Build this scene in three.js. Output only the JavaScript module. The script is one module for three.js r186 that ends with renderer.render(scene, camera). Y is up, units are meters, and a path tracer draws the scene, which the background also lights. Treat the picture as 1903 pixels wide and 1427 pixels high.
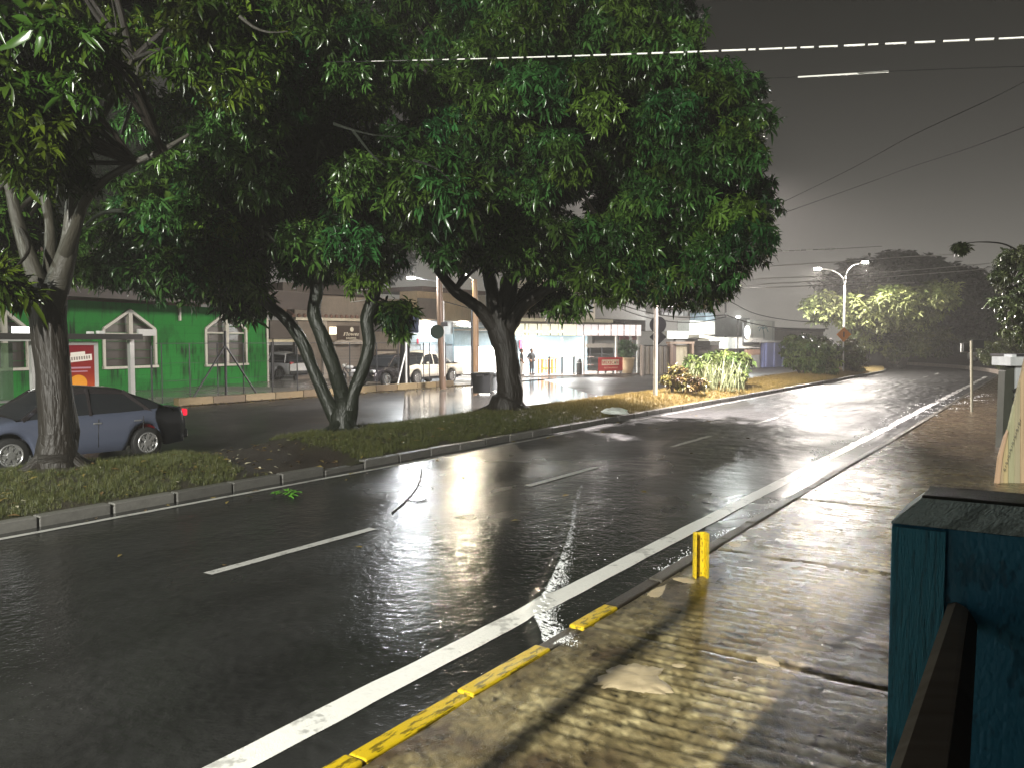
import * as THREE from 'three';
import { mergeGeometries, mergeVertices } from 'three/addons/utils/BufferGeometryUtils.js';
import { RoundedBoxGeometry } from 'three/addons/geometries/RoundedBoxGeometry.js';
import { ImprovedNoise } from 'three/addons/math/ImprovedNoise.js';
import { MarchingCubes } from 'three/addons/objects/MarchingCubes.js';
import { RectAreaLightUniformsLib } from 'three/addons/lights/RectAreaLightUniformsLib.js';

// ---------- camera, sky, exposure ----------
// x runs across the road (to the right), -z along it, y up; the eye stands above the pavement.
const scene = new THREE.Scene();
const EYE = 2.35, FOCAL = 1560, PW = 1903, PH = 1427;
const PITCH = Math.atan(78.5 / FOCAL), YAW = Math.atan(1008.5 / FOCAL * Math.cos(PITCH));
const camera = new THREE.PerspectiveCamera(2 * Math.atan(PH / 2 / FOCAL) * 180 / Math.PI, 1024 / 767, 0.1, 900);
camera.rotation.order = 'YXZ';
camera.position.set(0, EYE, 0);
camera.rotation.set(-PITCH, YAW, 0);
const renderer = new THREE.WebGLRenderer({ antialias: true });
renderer.shadowMap.enabled = true;
renderer.toneMapping = THREE.LinearToneMapping;
renderer.toneMappingExposure = 1;
RectAreaLightUniformsLib.init();
{ // a night sky lit from below by the town: pale near the horizon, dark overhead
  const W = 256, H = 128, d = new Float32Array(W * H * 4);
  for (let j = 0; j < H; j++) {
    const el = ((j + 0.5) / H - 0.5) * Math.PI;
    const t = Math.max(0, Math.sin(el));
    const b = 0.003 + 0.40 * Math.exp(-t * 8.8);
    for (let i = 0; i < W; i++) {
      const k = (j * W + i) * 4;
      d[k] = b * 1.03; d[k + 1] = b * 0.97; d[k + 2] = b * 0.86; d[k + 3] = 1;
    }
  }
  const t = new THREE.DataTexture(d, W, H, THREE.RGBAFormat, THREE.FloatType);
  t.mapping = THREE.EquirectangularReflectionMapping; t.magFilter = THREE.LinearFilter; t.needsUpdate = true;
  scene.background = t; scene.environment = t;
}
scene.fog = new THREE.FogExp2(new THREE.Color(0.86, 0.84, 0.80), 0.0013);

// ---------- helpers ----------
const V = (x, y, z) => new THREE.Vector3(x, y, z);
const FWD = V(-Math.sin(YAW) * Math.cos(PITCH), -Math.sin(PITCH), -Math.cos(YAW) * Math.cos(PITCH));
const RIGHT = V(Math.cos(YAW), 0, -Math.sin(YAW));
const UPV = V(-Math.sin(YAW) * Math.sin(PITCH), Math.cos(PITCH), -Math.cos(YAW) * Math.sin(PITCH));
const ray = (u, v) => FWD.clone().addScaledVector(RIGHT, (u - PW / 2) / FOCAL).addScaledVector(UPV, -(v - PH / 2) / FOCAL);
const P = (u, v, depth) => ray(u, v).multiplyScalar(depth).add(V(0, EYE, 0));           // measured from the photograph, depth in metres
const G = (u, v, y = 0) => { const r = ray(u, v); return r.multiplyScalar((y - EYE) / r.y).add(V(0, EYE, 0)); };
const depthOf = (p) => p.clone().sub(V(0, EYE, 0)).dot(FWD);
function rng(seed) { let s = seed >>> 0; return () => { s = (s + 0x6d2b79f5) >>> 0; let t = Math.imul(s ^ (s >>> 15), 1 | s); t = (t + Math.imul(t ^ (t >>> 7), 61 | t)) ^ t; return ((t ^ (t >>> 14)) >>> 0) / 4294967296; }; }
const perlin = new ImprovedNoise();
const nz = (x, y, z = 0.37) => perlin.noise(x, y, z);
const fbm = (x, y, z = 0.37, o = 4) => { let s = 0, a = 0.5, f = 1; for (let i = 0; i < o; i++) { s += a * perlin.noise(x * f, y * f, z + i * 7.1); a *= 0.5; f *= 2.03; } return s; };
const clamp = (x, a = 0, b = 1) => Math.min(b, Math.max(a, x));
const smooth = (a, b, x) => { const t = clamp((x - a) / (b - a)); return t * t * (3 - 2 * t); };
const lerp = (a, b, t) => a + (b - a) * t;

// a noise that repeats with the given period, for textures that tile
function tileNoise(seed) {
  const r = rng(seed), T = new Float32Array(4096).map(() => r());
  const h = (x, y, p) => T[((((x % p) + p) % p) * 157 + (((y % p) + p) % p) * 1013 + p * 31) & 4095];
  const n = (x, y, p) => { const ix = Math.floor(x), iy = Math.floor(y), fx = x - ix, fy = y - iy, sx = fx * fx * (3 - 2 * fx), sy = fy * fy * (3 - 2 * fy);
    return lerp(lerp(h(ix, iy, p), h(ix + 1, iy, p), sx), lerp(h(ix, iy + 1, p), h(ix + 1, iy + 1, p), sx), sy); };
  return (u, v, p, o = 5) => { let s = 0, a = 0.5, t = 0; for (let i = 0; i < o; i++) { s += a * n(u * p, v * p, p); t += a; a *= 0.55; p *= 2; } return s / t; };
}
function tex(w, h, fn, srgb = false) {
  const d = new Uint8Array(w * h * 4);
  for (let j = 0; j < h; j++) for (let i = 0; i < w; i++) {
    const c = fn((i + 0.5) / w, (j + 0.5) / h), k = (j * w + i) * 4;
    if (typeof c === 'number') d[k] = d[k + 1] = d[k + 2] = clamp(c) * 255; else for (let q = 0; q < 3; q++) d[k + q] = clamp(c[q]) * 255;
    d[k + 3] = 255;
  }
  const t = new THREE.DataTexture(d, w, h, THREE.RGBAFormat);
  t.wrapS = t.wrapT = THREE.RepeatWrapping; t.magFilter = THREE.LinearFilter; t.minFilter = THREE.LinearMipmapLinearFilter; t.generateMipmaps = true; t.needsUpdate = true;
  if (srgb) t.colorSpace = THREE.SRGBColorSpace;
  return t;
}
const rep = (t, x, y) => { const c = t.clone(); c.repeat.set(x, y); c.needsUpdate = true; return c; };
const tn = tileNoise(11), tn2 = tileNoise(57);
const T = {
  grime: tex(512, 512, (u, v) => { const a = tn(u, v, 4), b = tn2(u, v, 40, 3), s = tn(u * 1, v * 0.25, 24, 3); return 0.62 + 0.3 * a + 0.12 * (b - 0.5) + 0.18 * (s - 0.5); }),
  ripple: tex(1024, 1024, (u, v) => 0.5 * tn(u, v, 14, 4) + 0.35 * tn2(u, v, 46, 3) + 0.15 * tn(u, v, 160, 2)),
  grit: tex(512, 512, (u, v) => 0.5 * tn(u, v, 96, 2) + 0.5 * tn2(u, v, 24, 4)),
  rough: tex(512, 512, (u, v) => { const a = tn2(u, v, 6, 5); return 0.12 + 0.30 * smooth(0.30, 0.80, a) + 0.05 * tn(u, v, 100, 2); }),
  bark: tex(256, 512, (u, v) => { const a = tn(u, v * 0.5, 14, 4), r = Math.abs(tn2(u, v * 0.33, 9, 4) - 0.5) * 2; return 0.3 * a + 0.7 * Math.sqrt(r); }),
  streak: tex(512, 512, (u, v) => { const s = tn(u, v * 0.12, 40, 4), a = tn2(u, v, 5, 5), b = tn(u, v, 60, 2); return 0.95 - 0.55 * smooth(0.5, 0.78, s) * (0.4 + a) - 0.35 * smooth(0.5, 0.75, a) + 0.12 * (b - 0.5); }),
  chip: tex(512, 512, (u, v) => { const a = tn(u, v, 10, 6), b = tn2(u, v, 60, 3), k = smooth(0.52, 0.60, 0.75 * a + 0.25 * b); return 1 - 0.72 * k - 0.25 * Math.abs(b - 0.5); }),
  wear: tex(512, 512, (u, v) => { const a = tn(u, v, 12, 6), b = tn2(u, v, 70, 3), k = smooth(0.54, 0.64, 0.7 * a + 0.3 * b); return 1 - 0.38 * k - 0.3 * Math.abs(b - 0.5); }),
  wood: tex(256, 512, (u, v) => 0.55 + 0.45 * tn(u, v * 0.06, 20, 4) - 0.1 * tn2(u, v, 5)),
};
const col = (c) => new THREE.Color().setRGB(c[0], c[1], c[2]);
function mat(c, rough = 0.6, o = {}) {
  const { map, bump, bumpScale = 0.004, metal = 0, em, emi = 1, side, ...rest } = o;
  const m = new THREE.MeshPhysicalMaterial({ color: col(c), roughness: rough, metalness: metal, ...rest });
  if (map) m.map = map;
  if (bump) { m.bumpMap = bump; m.bumpScale = bumpScale; }
  if (em) { m.emissive = col(em); m.emissiveIntensity = emi; }
  if (side) m.side = THREE.DoubleSide;
  return m;
}
const names = {};
function numbered(n) { names[n] = (names[n] ?? -1) + 1; return names[n] ? n + '_' + String(names[n]).padStart(3, '0') : n; }
const bases = new WeakMap();
function tag(o, label, category, group) { o.userData.label = label; if (category) o.userData.category = category; if (group) o.userData.group = group; return o; }
function thing(name, label, category, base = V(0, 0, 0), group) {
  const o = new THREE.Group(); o.name = numbered(name); o.position.copy(base); scene.add(o);
  bases.set(o, base.clone()); return tag(o, label, category, group);
}
function prep(g) {
  if (g.index) g = g.toNonIndexed();
  for (const k of Object.keys(g.attributes)) if (!['position', 'normal', 'uv', 'color'].includes(k)) g.deleteAttribute(k);
  if (!g.attributes.uv) { const p = g.attributes.position, a = new Float32Array(p.count * 2); for (let i = 0; i < p.count; i++) { a[2 * i] = p.getX(i) + p.getZ(i); a[2 * i + 1] = p.getY(i); } g.setAttribute('uv', new THREE.BufferAttribute(a, 2)); }
  return g;
}
function merged(gs) { gs = [].concat(gs); return gs.length === 1 ? gs[0] : mergeGeometries(gs.map(prep)); }
function part(name, gs, m, parent, label) {
  const g = merged(gs), b = bases.get(parent);
  if (b && b.lengthSq() > 0) g.translate(-b.x, -b.y, -b.z);
  const o = new THREE.Mesh(g, m); o.name = name; o.castShadow = o.receiveShadow = true; parent.add(o);
  if (b) bases.set(o, b);
  if (label) o.userData.label = label;
  return o;
}
function parts(name, gs, m, parent, label) { return gs.map((g) => part(name, g, m, parent, label)); }
function single(name, gs, m, label, category, group) { const o = new THREE.Mesh(merged(gs), m); o.name = numbered(name); o.castShadow = o.receiveShadow = true; scene.add(o); return tag(o, label, category, group); }
function struct(name, gs, m) { const o = new THREE.Mesh(merged(gs), m); o.name = numbered(name); o.userData.kind = 'structure'; o.receiveShadow = o.castShadow = true; scene.add(o); return o; }
function structGroup(name) { const o = new THREE.Group(); o.name = numbered(name); o.userData.kind = 'structure'; scene.add(o); return o; }
// geometry
const bx = (w, h, d, x, y, z, ry = 0) => { const g = new THREE.BoxGeometry(w, h, d); if (ry) g.rotateY(ry); return g.translate(x, y, z); };
const rbx = (w, h, d, x, y, z, r = 0.02, ry = 0, s = 2) => { const g = new RoundedBoxGeometry(w, h, d, s, r); if (ry) g.rotateY(ry); return g.translate(x, y, z); };
function bar(a, b, r, r2 = r, n = 8) {
  const d = b.clone().sub(a), g = new THREE.CylinderGeometry(r2, r, d.length(), n, 1);
  g.applyQuaternion(new THREE.Quaternion().setFromUnitVectors(V(0, 1, 0), d.clone().normalize()));
  const m = a.clone().add(b).multiplyScalar(0.5); return g.translate(m.x, m.y, m.z);
}
function rod(a, b, w, h) { // a square bar from a to b
  const d = b.clone().sub(a), g = new THREE.BoxGeometry(w, h, d.length());
  const o = new THREE.Object3D(); o.position.copy(a).add(b).multiplyScalar(0.5); o.lookAt(b); o.updateMatrix(); return g.applyMatrix4(o.matrix);
}
function tube(pts, r, seg = 24, n = 6) { return new THREE.TubeGeometry(new THREE.CatmullRomCurve3(pts), seg, r, n, false); }
const ball = (r, x, y, z, sx = 1, sy = 1, sz = 1, n = 10) => new THREE.SphereGeometry(r, n, Math.max(6, n - 2)).scale(sx, sy, sz).translate(x, y, z);
// a grid sheet y = f(x, z) over lists of x and z
function sheet(xs, zs, f, color, uvs = 1) {
  const nx = xs.length, nzz = zs.length, p = new Float32Array(nx * nzz * 3), uv = new Float32Array(nx * nzz * 2), idx = new Uint32Array((nx - 1) * (nzz - 1) * 6), c = color ? new Float32Array(nx * nzz * 3) : null;
  let k = 0;
  for (let j = 0; j < nzz; j++) for (let i = 0; i < nx; i++) {
    const q = j * nx + i, x = typeof xs[i] === 'function' ? xs[i](zs[j]) : xs[i], z = zs[j];
    p[q * 3] = x; p[q * 3 + 1] = f(x, z); p[q * 3 + 2] = z; uv[q * 2] = x * uvs; uv[q * 2 + 1] = z * uvs;
    if (c) c.set(color(x, z), q * 3);
  }
  for (let j = 0; j < nzz - 1; j++) for (let i = 0; i < nx - 1; i++) { const a = j * nx + i, b = a + nx; idx.set([a, a + 1, b, b, a + 1, b + 1], k); k += 6; }
  // rows run to -z, so this winding faces up
  const g = new THREE.BufferGeometry();
  g.setAttribute('position', new THREE.BufferAttribute(p, 3)); g.setAttribute('uv', new THREE.BufferAttribute(uv, 2));
  if (c) g.setAttribute('color', new THREE.BufferAttribute(c, 3));
  g.setIndex(new THREE.BufferAttribute(idx, 1)); g.computeVertexNormals(); return g;
}
const range = (a, b, n) => Array.from({ length: n + 1 }, (_, i) => a + (b - a) * i / n);
function rows(z0, z1, step, grow) { const r = [z0]; let z = z0; while (z > z1) { z -= Math.max(step, step * (1 + Math.max(0, -z) * grow)); r.push(Math.max(z, z1)); } return r; }
// a facade: a vertical plane through two ground points, with pixels of the photograph read off onto it
class Facade {
  constructor(a, b) { this.o = a.clone().setY(0); this.e = b.clone().sub(a).setY(0).normalize(); this.n = V(-this.e.z, 0, this.e.x); if (this.n.dot(V(0, 0, 0).sub(this.o)) < 0) this.n.negate(); }
  at(u, v, off = 0) { const r = ray(u, v), o = this.o.clone().addScaledVector(this.n, off), t = o.sub(V(0, EYE, 0)).dot(this.n) / r.dot(this.n), p = r.multiplyScalar(t).add(V(0, EYE, 0)); return [p.clone().sub(this.o).dot(this.e), p.y]; }
  point(u, v, off = 0) { const [a, y] = this.at(u, v, off); return this.world(a, y, off); }
  world(a, y, off) { return this.o.clone().addScaledVector(this.e, a).addScaledVector(this.n, off).setY(y); }
  matrix(off) { const z = this.n, x = V(0, 1, 0).cross(z).normalize(); const m = new THREE.Matrix4().makeBasis(x, V(0, 1, 0), z); m.setPosition(this.o.clone().addScaledVector(this.n, off)); this.s = x.dot(this.e); return m; }
  poly(px, off, depth, y0) { // px corners on the plane at off, extruded from off - depth to off
    const m = this.matrix(off - depth), pts = px.map(([u, v]) => { const [a, y] = this.at(u, v, off); return new THREE.Vector2(a * this.s, y0 !== undefined && y < y0 ? y0 : y); });
    return new THREE.ExtrudeGeometry(new THREE.Shape(pts), { depth, bevelEnabled: false }).applyMatrix4(m);
  }
  rect(u0, v0, u1, v1, off, depth) { // an upright rectangle: height taken at its middle
    const a0 = this.at(u0, (v0 + v1) / 2, off)[0], a1 = this.at(u1, (v0 + v1) / 2, off)[0], um = (u0 + u1) / 2, y1 = this.at(um, v0, off)[1], y0 = this.at(um, v1, off)[1];
    return this.box(a0, y0, a1, y1, off, depth);
  }
  box(a0, y0, a1, y1, off, depth) { const m = this.matrix(off - depth), g = new THREE.BoxGeometry(Math.abs(a1 - a0), Math.abs(y1 - y0), depth); const x = (a0 + a1) / 2 * this.s; g.translate(x, (y0 + y1) / 2, depth / 2); const p = g.attributes.position, n = g.attributes.normal, uv = g.attributes.uv; for (let i = 0; i < p.count; i++) uv.setXY(i, p.getX(i) + p.getZ(i), p.getY(i) + (Math.abs(n.getY(i)) > 0.5 ? p.getZ(i) : 0)); return g.applyMatrix4(m); }
}
function canvasTex(w, h, draw) { const c = document.createElement('canvas'); c.width = w; c.height = h; draw(c.getContext('2d'), w, h); const t = new THREE.CanvasTexture(c); t.colorSpace = THREE.SRGBColorSpace; return t; }

// common materials
const M = {
  white: mat([0.72, 0.72, 0.70], 0.5), offwhite: mat([0.62, 0.60, 0.55], 0.6, { map: T.grime }), matte: mat([0.008, 0.008, 0.009], 0.9, { specularIntensity: 0.2 }), black: mat([0.015, 0.015, 0.017], 0.4), dark: mat([0.03, 0.03, 0.032], 0.5),
  steel: mat([0.45, 0.45, 0.45], 0.35, { metal: 0.7 }), paleSteel: mat([0.55, 0.55, 0.53], 0.45, { metal: 0.2 }), darkSteel: mat([0.05, 0.05, 0.055], 0.4, { metal: 0.4 }),
  glass: mat([0.02, 0.022, 0.025], 0.06), tyre: mat([0.012, 0.012, 0.012], 0.7), rim: mat([0.75, 0.75, 0.75], 0.25, { metal: 0.85 }),
  bark: mat([0.020, 0.016, 0.012], 0.55, { specularIntensity: 0.8, bump: T.bark, bumpScale: 0.024, map: rep(T.grime, 1, 1) }),
  barkGreen: mat([0.015, 0.020, 0.012], 0.48, { specularIntensity: 0.9, bump: T.bark, bumpScale: 0.024, map: rep(T.grime, 1, 1) }),
  concrete: mat([0.30, 0.29, 0.26], 0.38, { map: T.grime, bump: T.grit, bumpScale: 0.004 }),
  woodPole: mat([0.16, 0.10, 0.06], 0.5, { map: T.wood, bump: T.wood, bumpScale: 0.006 }),
  yellow: mat([0.62, 0.44, 0.02], 0.35, { map: T.grime }),
};
const LAMP = mat([0.9, 0.9, 0.88], 0.5, { em: [1, 0.97, 0.9], emi: 14 });

// lamps that the place has. A head is a small glowing box that holds its light.
function lampLight(p, c, cd, radius = 5) { const l = new THREE.PointLight(col(c), cd); l.position.copy(p); l.castShadow = true; l.shadow.radius = radius; l.name = 'lamp'; scene.add(l); return l; }

// ---------- the setting ----------
const Z_NEAR = 8, BEND = -66;
// height of the water on the road: calm on the left, running and broken towards the right and the far end
const flowPath = [[1075, 905], [1062, 950], [1058, 985], [1040, 1040], [1024, 1075], [1005, 1110], [990, 1140], [1003, 1170], [1012, 1205]].map(([u, v]) => G(u, v));
function flowDist(x, z) { let d = 9, t = 0; for (let i = 0; i < flowPath.length - 1; i++) { const a = flowPath[i], b = flowPath[i + 1], ux = b.x - a.x, uz = b.z - a.z, q = clamp(((x - a.x) * ux + (z - a.z) * uz) / (ux * ux + uz * uz)); const e = Math.hypot(x - a.x - ux * q, z - a.z - uz * q); if (e < d) { d = e; t = (i + q) / (flowPath.length - 1); } } return [d, t]; }
function roadY(x, z) {
  const s = -z, across = smooth(-10.5, -4.2, x);
  const amp = 0.0010 + 0.0150 * smooth(9, 20, s) * (0.35 + 0.65 * across) + 0.013 * smooth(20, 34, s) * smooth(-7.5, -4.6, x);
  const w = nz(x * 2.6, z * 5.2) + 0.6 * nz(x * 6.1, z * 11, 3.3) + 0.35 * nz(x * 13, z * 19, 5.1);
  const fr = smooth(15, 25, s), w2 = nz(x * 3.1, z * 0.75, 8.1) + 0.5 * nz(x * 6.7, z * 1.5, 4.2) + 0.22 * nz(x * 13, z * 3.1, 6.4);
  let y = amp * w + 0.034 * fr * w2 * (0.55 + 0.45 * nz(x * 0.5, z * 0.12, 1.1)) + 0.035 * (1 - Math.pow((x + 7.05) / 3.85, 2));
  if (x > -6.6 && s < 16 && s > 4) { const [d, t] = flowDist(x, z); const k = smooth(0, 0.35, t) ; y += k * 0.024 * Math.exp(-d * d / 0.004) + k * 0.010 * Math.exp(-d * d / 0.05) * nz(x * 22, z * 22, 1.7); }
  return y;
}
const roadMat = mat([0.030, 0.031, 0.032], 1, { bump: rep(T.ripple, 0.38, 0.38), bumpScale: 0.011, ior: 1.5, vertexColors: true });
roadMat.color.setRGB(1, 1, 1);
const roadCol = (x, z) => { const tr = Math.min(...[-9.6, -8.0, -6.1, -4.6].map((c) => Math.abs(x - c))), k = 0.021 * (0.75 + 0.9 * (0.5 + fbm(x * 0.6, z * 0.25, 12)) * 0.6 + 0.8 * fbm(x * 14, z * 14, 3, 3)) * (1 - 0.22 * smooth(0.45, 0.1, tr)); return [Math.max(0.006, k), Math.max(0.006, k * 1.01), Math.max(0.006, k)]; };
{ // how smooth the water lies: still film near the viewer, broken by rain and flow farther off
  const t = tex(256, 2048, (u, v) => { const x = -10.92 + 7.7 * u, z = -66 + 74 * v, far = smooth(9, 24, -z + 1.5 * fbm(x * 0.5, z * 0.3)), a = 0.5 + 0.9 * fbm(x * 0.35, z * 0.22, 4, 5), b = 0.5 + fbm(x * 2, z * 1.2, 9, 3);
    return lerp(0.11 + 0.20 * smooth(0.25, 0.8, a), 0.36 + 0.24 * a, far) + 0.05 * (b - 0.5); });
  t.wrapS = t.wrapT = THREE.ClampToEdgeWrapping; t.repeat.set(1 / 7.7, 1 / 74); t.offset.set(10.92 / 7.7, 66 / 74); roadMat.roughnessMap = t;
}
const asphalt = roadMat;
{
  const xs = range(-10.92, -3.25, 118), zs = rows(Z_NEAR, BEND, 0.05, 0.07);
  struct('road', sheet(xs, zs, roadY, roadCol), roadMat);
  // beyond the bend the road turns left
  const xl = (z) => -10.92 - Math.pow(Math.max(0, BEND - z) / 9, 1.7), xr = (z) => -3.25 - Math.pow(Math.max(0, BEND - z) / 7.5, 1.75);
  struct('road', sheet(Array.from({ length: 21 }, (_, i) => (z) => lerp(xl(z), xr(z), i / 20)), rows(BEND, -150, 0.6, 0.0), (x, z) => roadY(clamp(x, -10.9, -3.3), z) * 0.6, roadCol), asphalt);
}
// markings, 6 mm over the road
const paint = mat([0.74, 0.74, 0.70], 0.34, { map: rep(T.wear, 0.35, 0.35), bump: rep(T.grit, 1.5, 1.5), bumpScale: 0.002 });
const wornPaint = mat([0.45, 0.45, 0.43], 0.36, { map: rep(T.wear, 0.6, 0.6), bump: rep(T.grit, 1.5, 1.5), bumpScale: 0.002 });
function strip(xa, xb, za, zb, step = 0.08, nx = 4, wob = 0.012) { return sheet(range(xa, xb, nx).map((x) => (z) => x + wob * nz(z * 1.7, x * 3)), rows(za, zb, step, 0.12), (x, z) => roadY(x, z) + 0.006); }
{
  const mk = structGroup('road_markings');
  part('edge_line', strip(-3.87, -3.65, 6, -64), paint, mk);
  part('edge_line', strip(-10.52, -10.40, 6, -66), wornPaint, mk);
  for (let k = -1; k < 11; k++) { const s0 = 5.30 + 6.07 * k; part('lane_dash', strip(-7.11, -6.98, -s0, -(s0 + 2.43), 0.1, 2, 0.006), wornPaint, mk); }
}
// the median
const medianW = (z) => -15.0 - 0.35 * nz(z * 0.13, 2.2);
function medianY(x, z) {
  const t = clamp((x + 10.9) / (medianW(z) + 10.9)); let y = 0.11 + 0.19 * Math.sin(Math.PI * Math.pow(t, 0.85)) ;
  for (const b of [TREE1, TREE2, TREE3]) { const d = Math.hypot(x - b.x, z - b.z); y += 0.10 * Math.exp(-d * d / 1.4); }
  y *= 1 - 0.62 * soil(x, z);
  return y + 0.025 * fbm(x * 1.3, z * 1.3) - 0.10 * smooth(0.94, 1, t);
}
const TREE1 = G(105, 876, 0.30).setY(0.3), TREE2 = G(636, 797, 0.36).setY(0.36), TREE3 = G(944, 762, 0.36).setY(0.36);
const soilAt = G(520, 858, 0.15);
function soil(x, z) { return clamp(smooth(1.5, 0.5, Math.abs(-z - 10.7 + 0.35 * (x + 12)) + 0.5 * fbm(x * 1.5, z * 1.5))); }
const medianCol = (x, z) => {
  const n = fbm(x * 1.7, z * 1.7, 2.1), m = fbm(x * 7, z * 7, 5.1), dry = smooth(20, 30, -z);
  const g = [lerp(0.032, 0.16, dry), lerp(0.034, 0.115, dry), lerp(0.009, 0.03, dry)], d = [0.024, 0.016, 0.009];
  const k = clamp(0.35 + 1.1 * n + 0.9 * m - 0.2 * dry + soil(x, z)); return [0, 1, 2].map((i) => lerp(g[i], d[i], k));
};
{
  const zs = rows(10, -112, 0.14, 0.05), xr = (z) => -10.78 - Math.pow(Math.max(0, BEND - z) / 9, 1.7), xl = (z) => medianW(z) - Math.pow(Math.max(0, BEND - z) / 12, 1.7);
  const m = mat([1, 1, 1], 0.75, { vertexColors: true, bump: rep(T.grit, 1.2, 1.2), bumpScale: 0.03 });
  struct('median_ground', sheet(Array.from({ length: 29 }, (_, i) => (z) => lerp(xl(z), xr(z), i / 28)), zs, (x, z) => medianY(clamp(x, -15.3, -10.9), z), medianCol), m);
}
{ // kerb stones along the median
  const k = structGroup('median_kerb'), mats = [0.13, 0.17, 0.15, 0.19].map((b) => mat([b, b * 0.98, b * 0.9], 0.36, { map: T.grime, bump: T.grit, bumpScale: 0.005 })), r = rng(5);
  const gs = [0, 1, 2].map((i) => { const g = new RoundedBoxGeometry(0.17, 0.22, 0.985 - 0.02 * i, 2, 0.022); return g; });
  for (let i = 0; i < 72; i++) {
    const s = 1.6 + i, z = -s, gap = Math.abs(s - 10.6) < 0.9 ? -0.07 : 0;
    const o = new THREE.Mesh(gs[i % 3], mats[Math.floor(r() * 4)]); o.name = 'kerb_stone'; o.position.set(-10.86 + (r() - 0.5) * 0.015 - Math.pow(Math.max(0, BEND - z) / 9, 1.7), 0.035 + gap + (r() - 0.5) * 0.012, z - 0.5); o.rotation.set((r() - 0.5) * 0.01, (r() - 0.5) * 0.012, (r() - 0.5) * 0.03); o.castShadow = o.receiveShadow = true; k.add(o);
  }
}
// the far carriageway, the pavement beyond it and the forecourts
const roadMat2 = mat([0.016, 0.015, 0.014], 1, { bump: rep(T.ripple, 0.3, 0.3), bumpScale: 0.008 }); roadMat2.roughnessMap = rep(tex(256, 256, (u, v) => 0.26 + 0.3 * tn(u, v, 6, 5)), 0.08, 0.08);
struct('far_carriageway', sheet(range(-26.35, -14.6, 40), rows(24, -150, 0.35, 0.03), (x, z) => 0.004 + 0.003 * nz(x * 1.6, z * 2.5)), roadMat2);
const yard = mat([0.17, 0.16, 0.145], 1, { map: rep(T.grime, 0.2, 0.2), bump: rep(T.ripple, 0.25, 0.25), bumpScale: 0.006 }); yard.roughnessMap = rep(T.rough, 0.06, 0.06);
struct('forecourt', sheet(range(-75, -26.35, 40), rows(40, -160, 1.0, 0.0), (x, z) => 0.05 + 0.012 * fbm(x * 0.5, z * 0.5)), yard);
{ // driveway across the far carriageway kerb is smooth and pale, standing in water
  const d = mat([0.16, 0.155, 0.145], 0.10, { map: rep(T.grime, 0.3, 0.3), bump: rep(T.ripple, 0.2, 0.2), bumpScale: 0.004 });
  const g = sheet(range(-26.3, -15.3, 30), range(0, -13, 40), (x, z) => 0.012 + 0.002 * nz(x * 2, z * 2)), p = g.attributes.position; for (let i = 0; i < p.count; i++) p.setZ(i, p.getZ(i) - 18.0 - (-15.3 - p.getX(i)) * 1.2); g.computeVertexNormals(); struct('driveway_apron', g, d);
}
struct('ground', sheet(range(-420, 420, 60), range(420, -520, 60), (x, z) => -0.06), mat([0.05, 0.045, 0.035], 0.8));
// the pavement on this side: scored concrete, stained, wet
const KERB = -3.22;
function groove(z) { const t = ((z / 0.145) % 1 + 1) % 1; return -smooth(0.62, 0.72, t) * smooth(1.0, 0.9, t); }
function pavementY(x, z) {
  const s = -z, scored = smooth(-3.0, -2.75, x + 0.25 * nz(z * 0.8, 4)) * smooth(2.5, 4.0, s) * smooth(14.5, 12.0, s) * (0.45 + 0.55 * smooth(-0.25, 0.2, fbm(x * 0.9, z * 0.7, 8)));
  const joint = Math.exp(-Math.pow((s - 8.72 + 0.06 * x) / 0.02, 2)) + Math.exp(-Math.pow((s - 5.85 + 0.03 * x) / 0.022, 2)) + Math.exp(-Math.pow((s - 12.4) / 0.025, 2)) + Math.exp(-Math.pow((s - 16.2) / 0.03, 2));
  const run = smooth(14, 22, s);
  return 0.075 - 0.035 * smooth(14, 22, s) + 0.0055 * scored * (0.7 + 0.6 * nz(x * 2, z * 3, 9)) * groove(z + 0.03 * x + 0.02 * nz(x * 1.5, z * 2)) - 0.02 * Math.min(1, joint) + 0.008 * fbm(x * 3, z * 3, 1.2) + 0.018 * fbm(x * 0.8, z * 0.6, 4.4) + run * smooth(-1.2, -2.8, x) * 0.014 * nz(x * 4, z * 6, 2.2);
}
const pavementCol = (x, z) => {
  const s = -z, a = fbm(x * 1.6, z * 1.3, 3.3), b = fbm(x * 8, z * 6.5, 6.1), c = fbm(x * 22, z * 18, 2.4, 3), sc = smooth(-2.9, -2.4, x) * smooth(3, 4.5, s) * smooth(14.5, 12, s);
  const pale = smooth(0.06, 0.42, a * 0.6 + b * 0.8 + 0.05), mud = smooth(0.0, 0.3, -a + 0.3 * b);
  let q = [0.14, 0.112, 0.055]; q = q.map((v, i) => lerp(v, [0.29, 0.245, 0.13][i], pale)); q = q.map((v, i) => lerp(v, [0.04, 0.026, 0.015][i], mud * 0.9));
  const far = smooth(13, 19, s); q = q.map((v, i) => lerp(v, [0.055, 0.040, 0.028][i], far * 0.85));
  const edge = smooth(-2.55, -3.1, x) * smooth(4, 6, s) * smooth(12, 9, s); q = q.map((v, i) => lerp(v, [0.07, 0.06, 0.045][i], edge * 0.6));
  const k = (1 + 2.0 * c) * (1 + 0.5 * sc * groove(z + 0.03 * x + 0.02 * nz(x * 1.5, z * 2)) * 1.3) * (1 + 0.3 * sc); return q.map((v) => Math.max(0.01, v * k));
};
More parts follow.
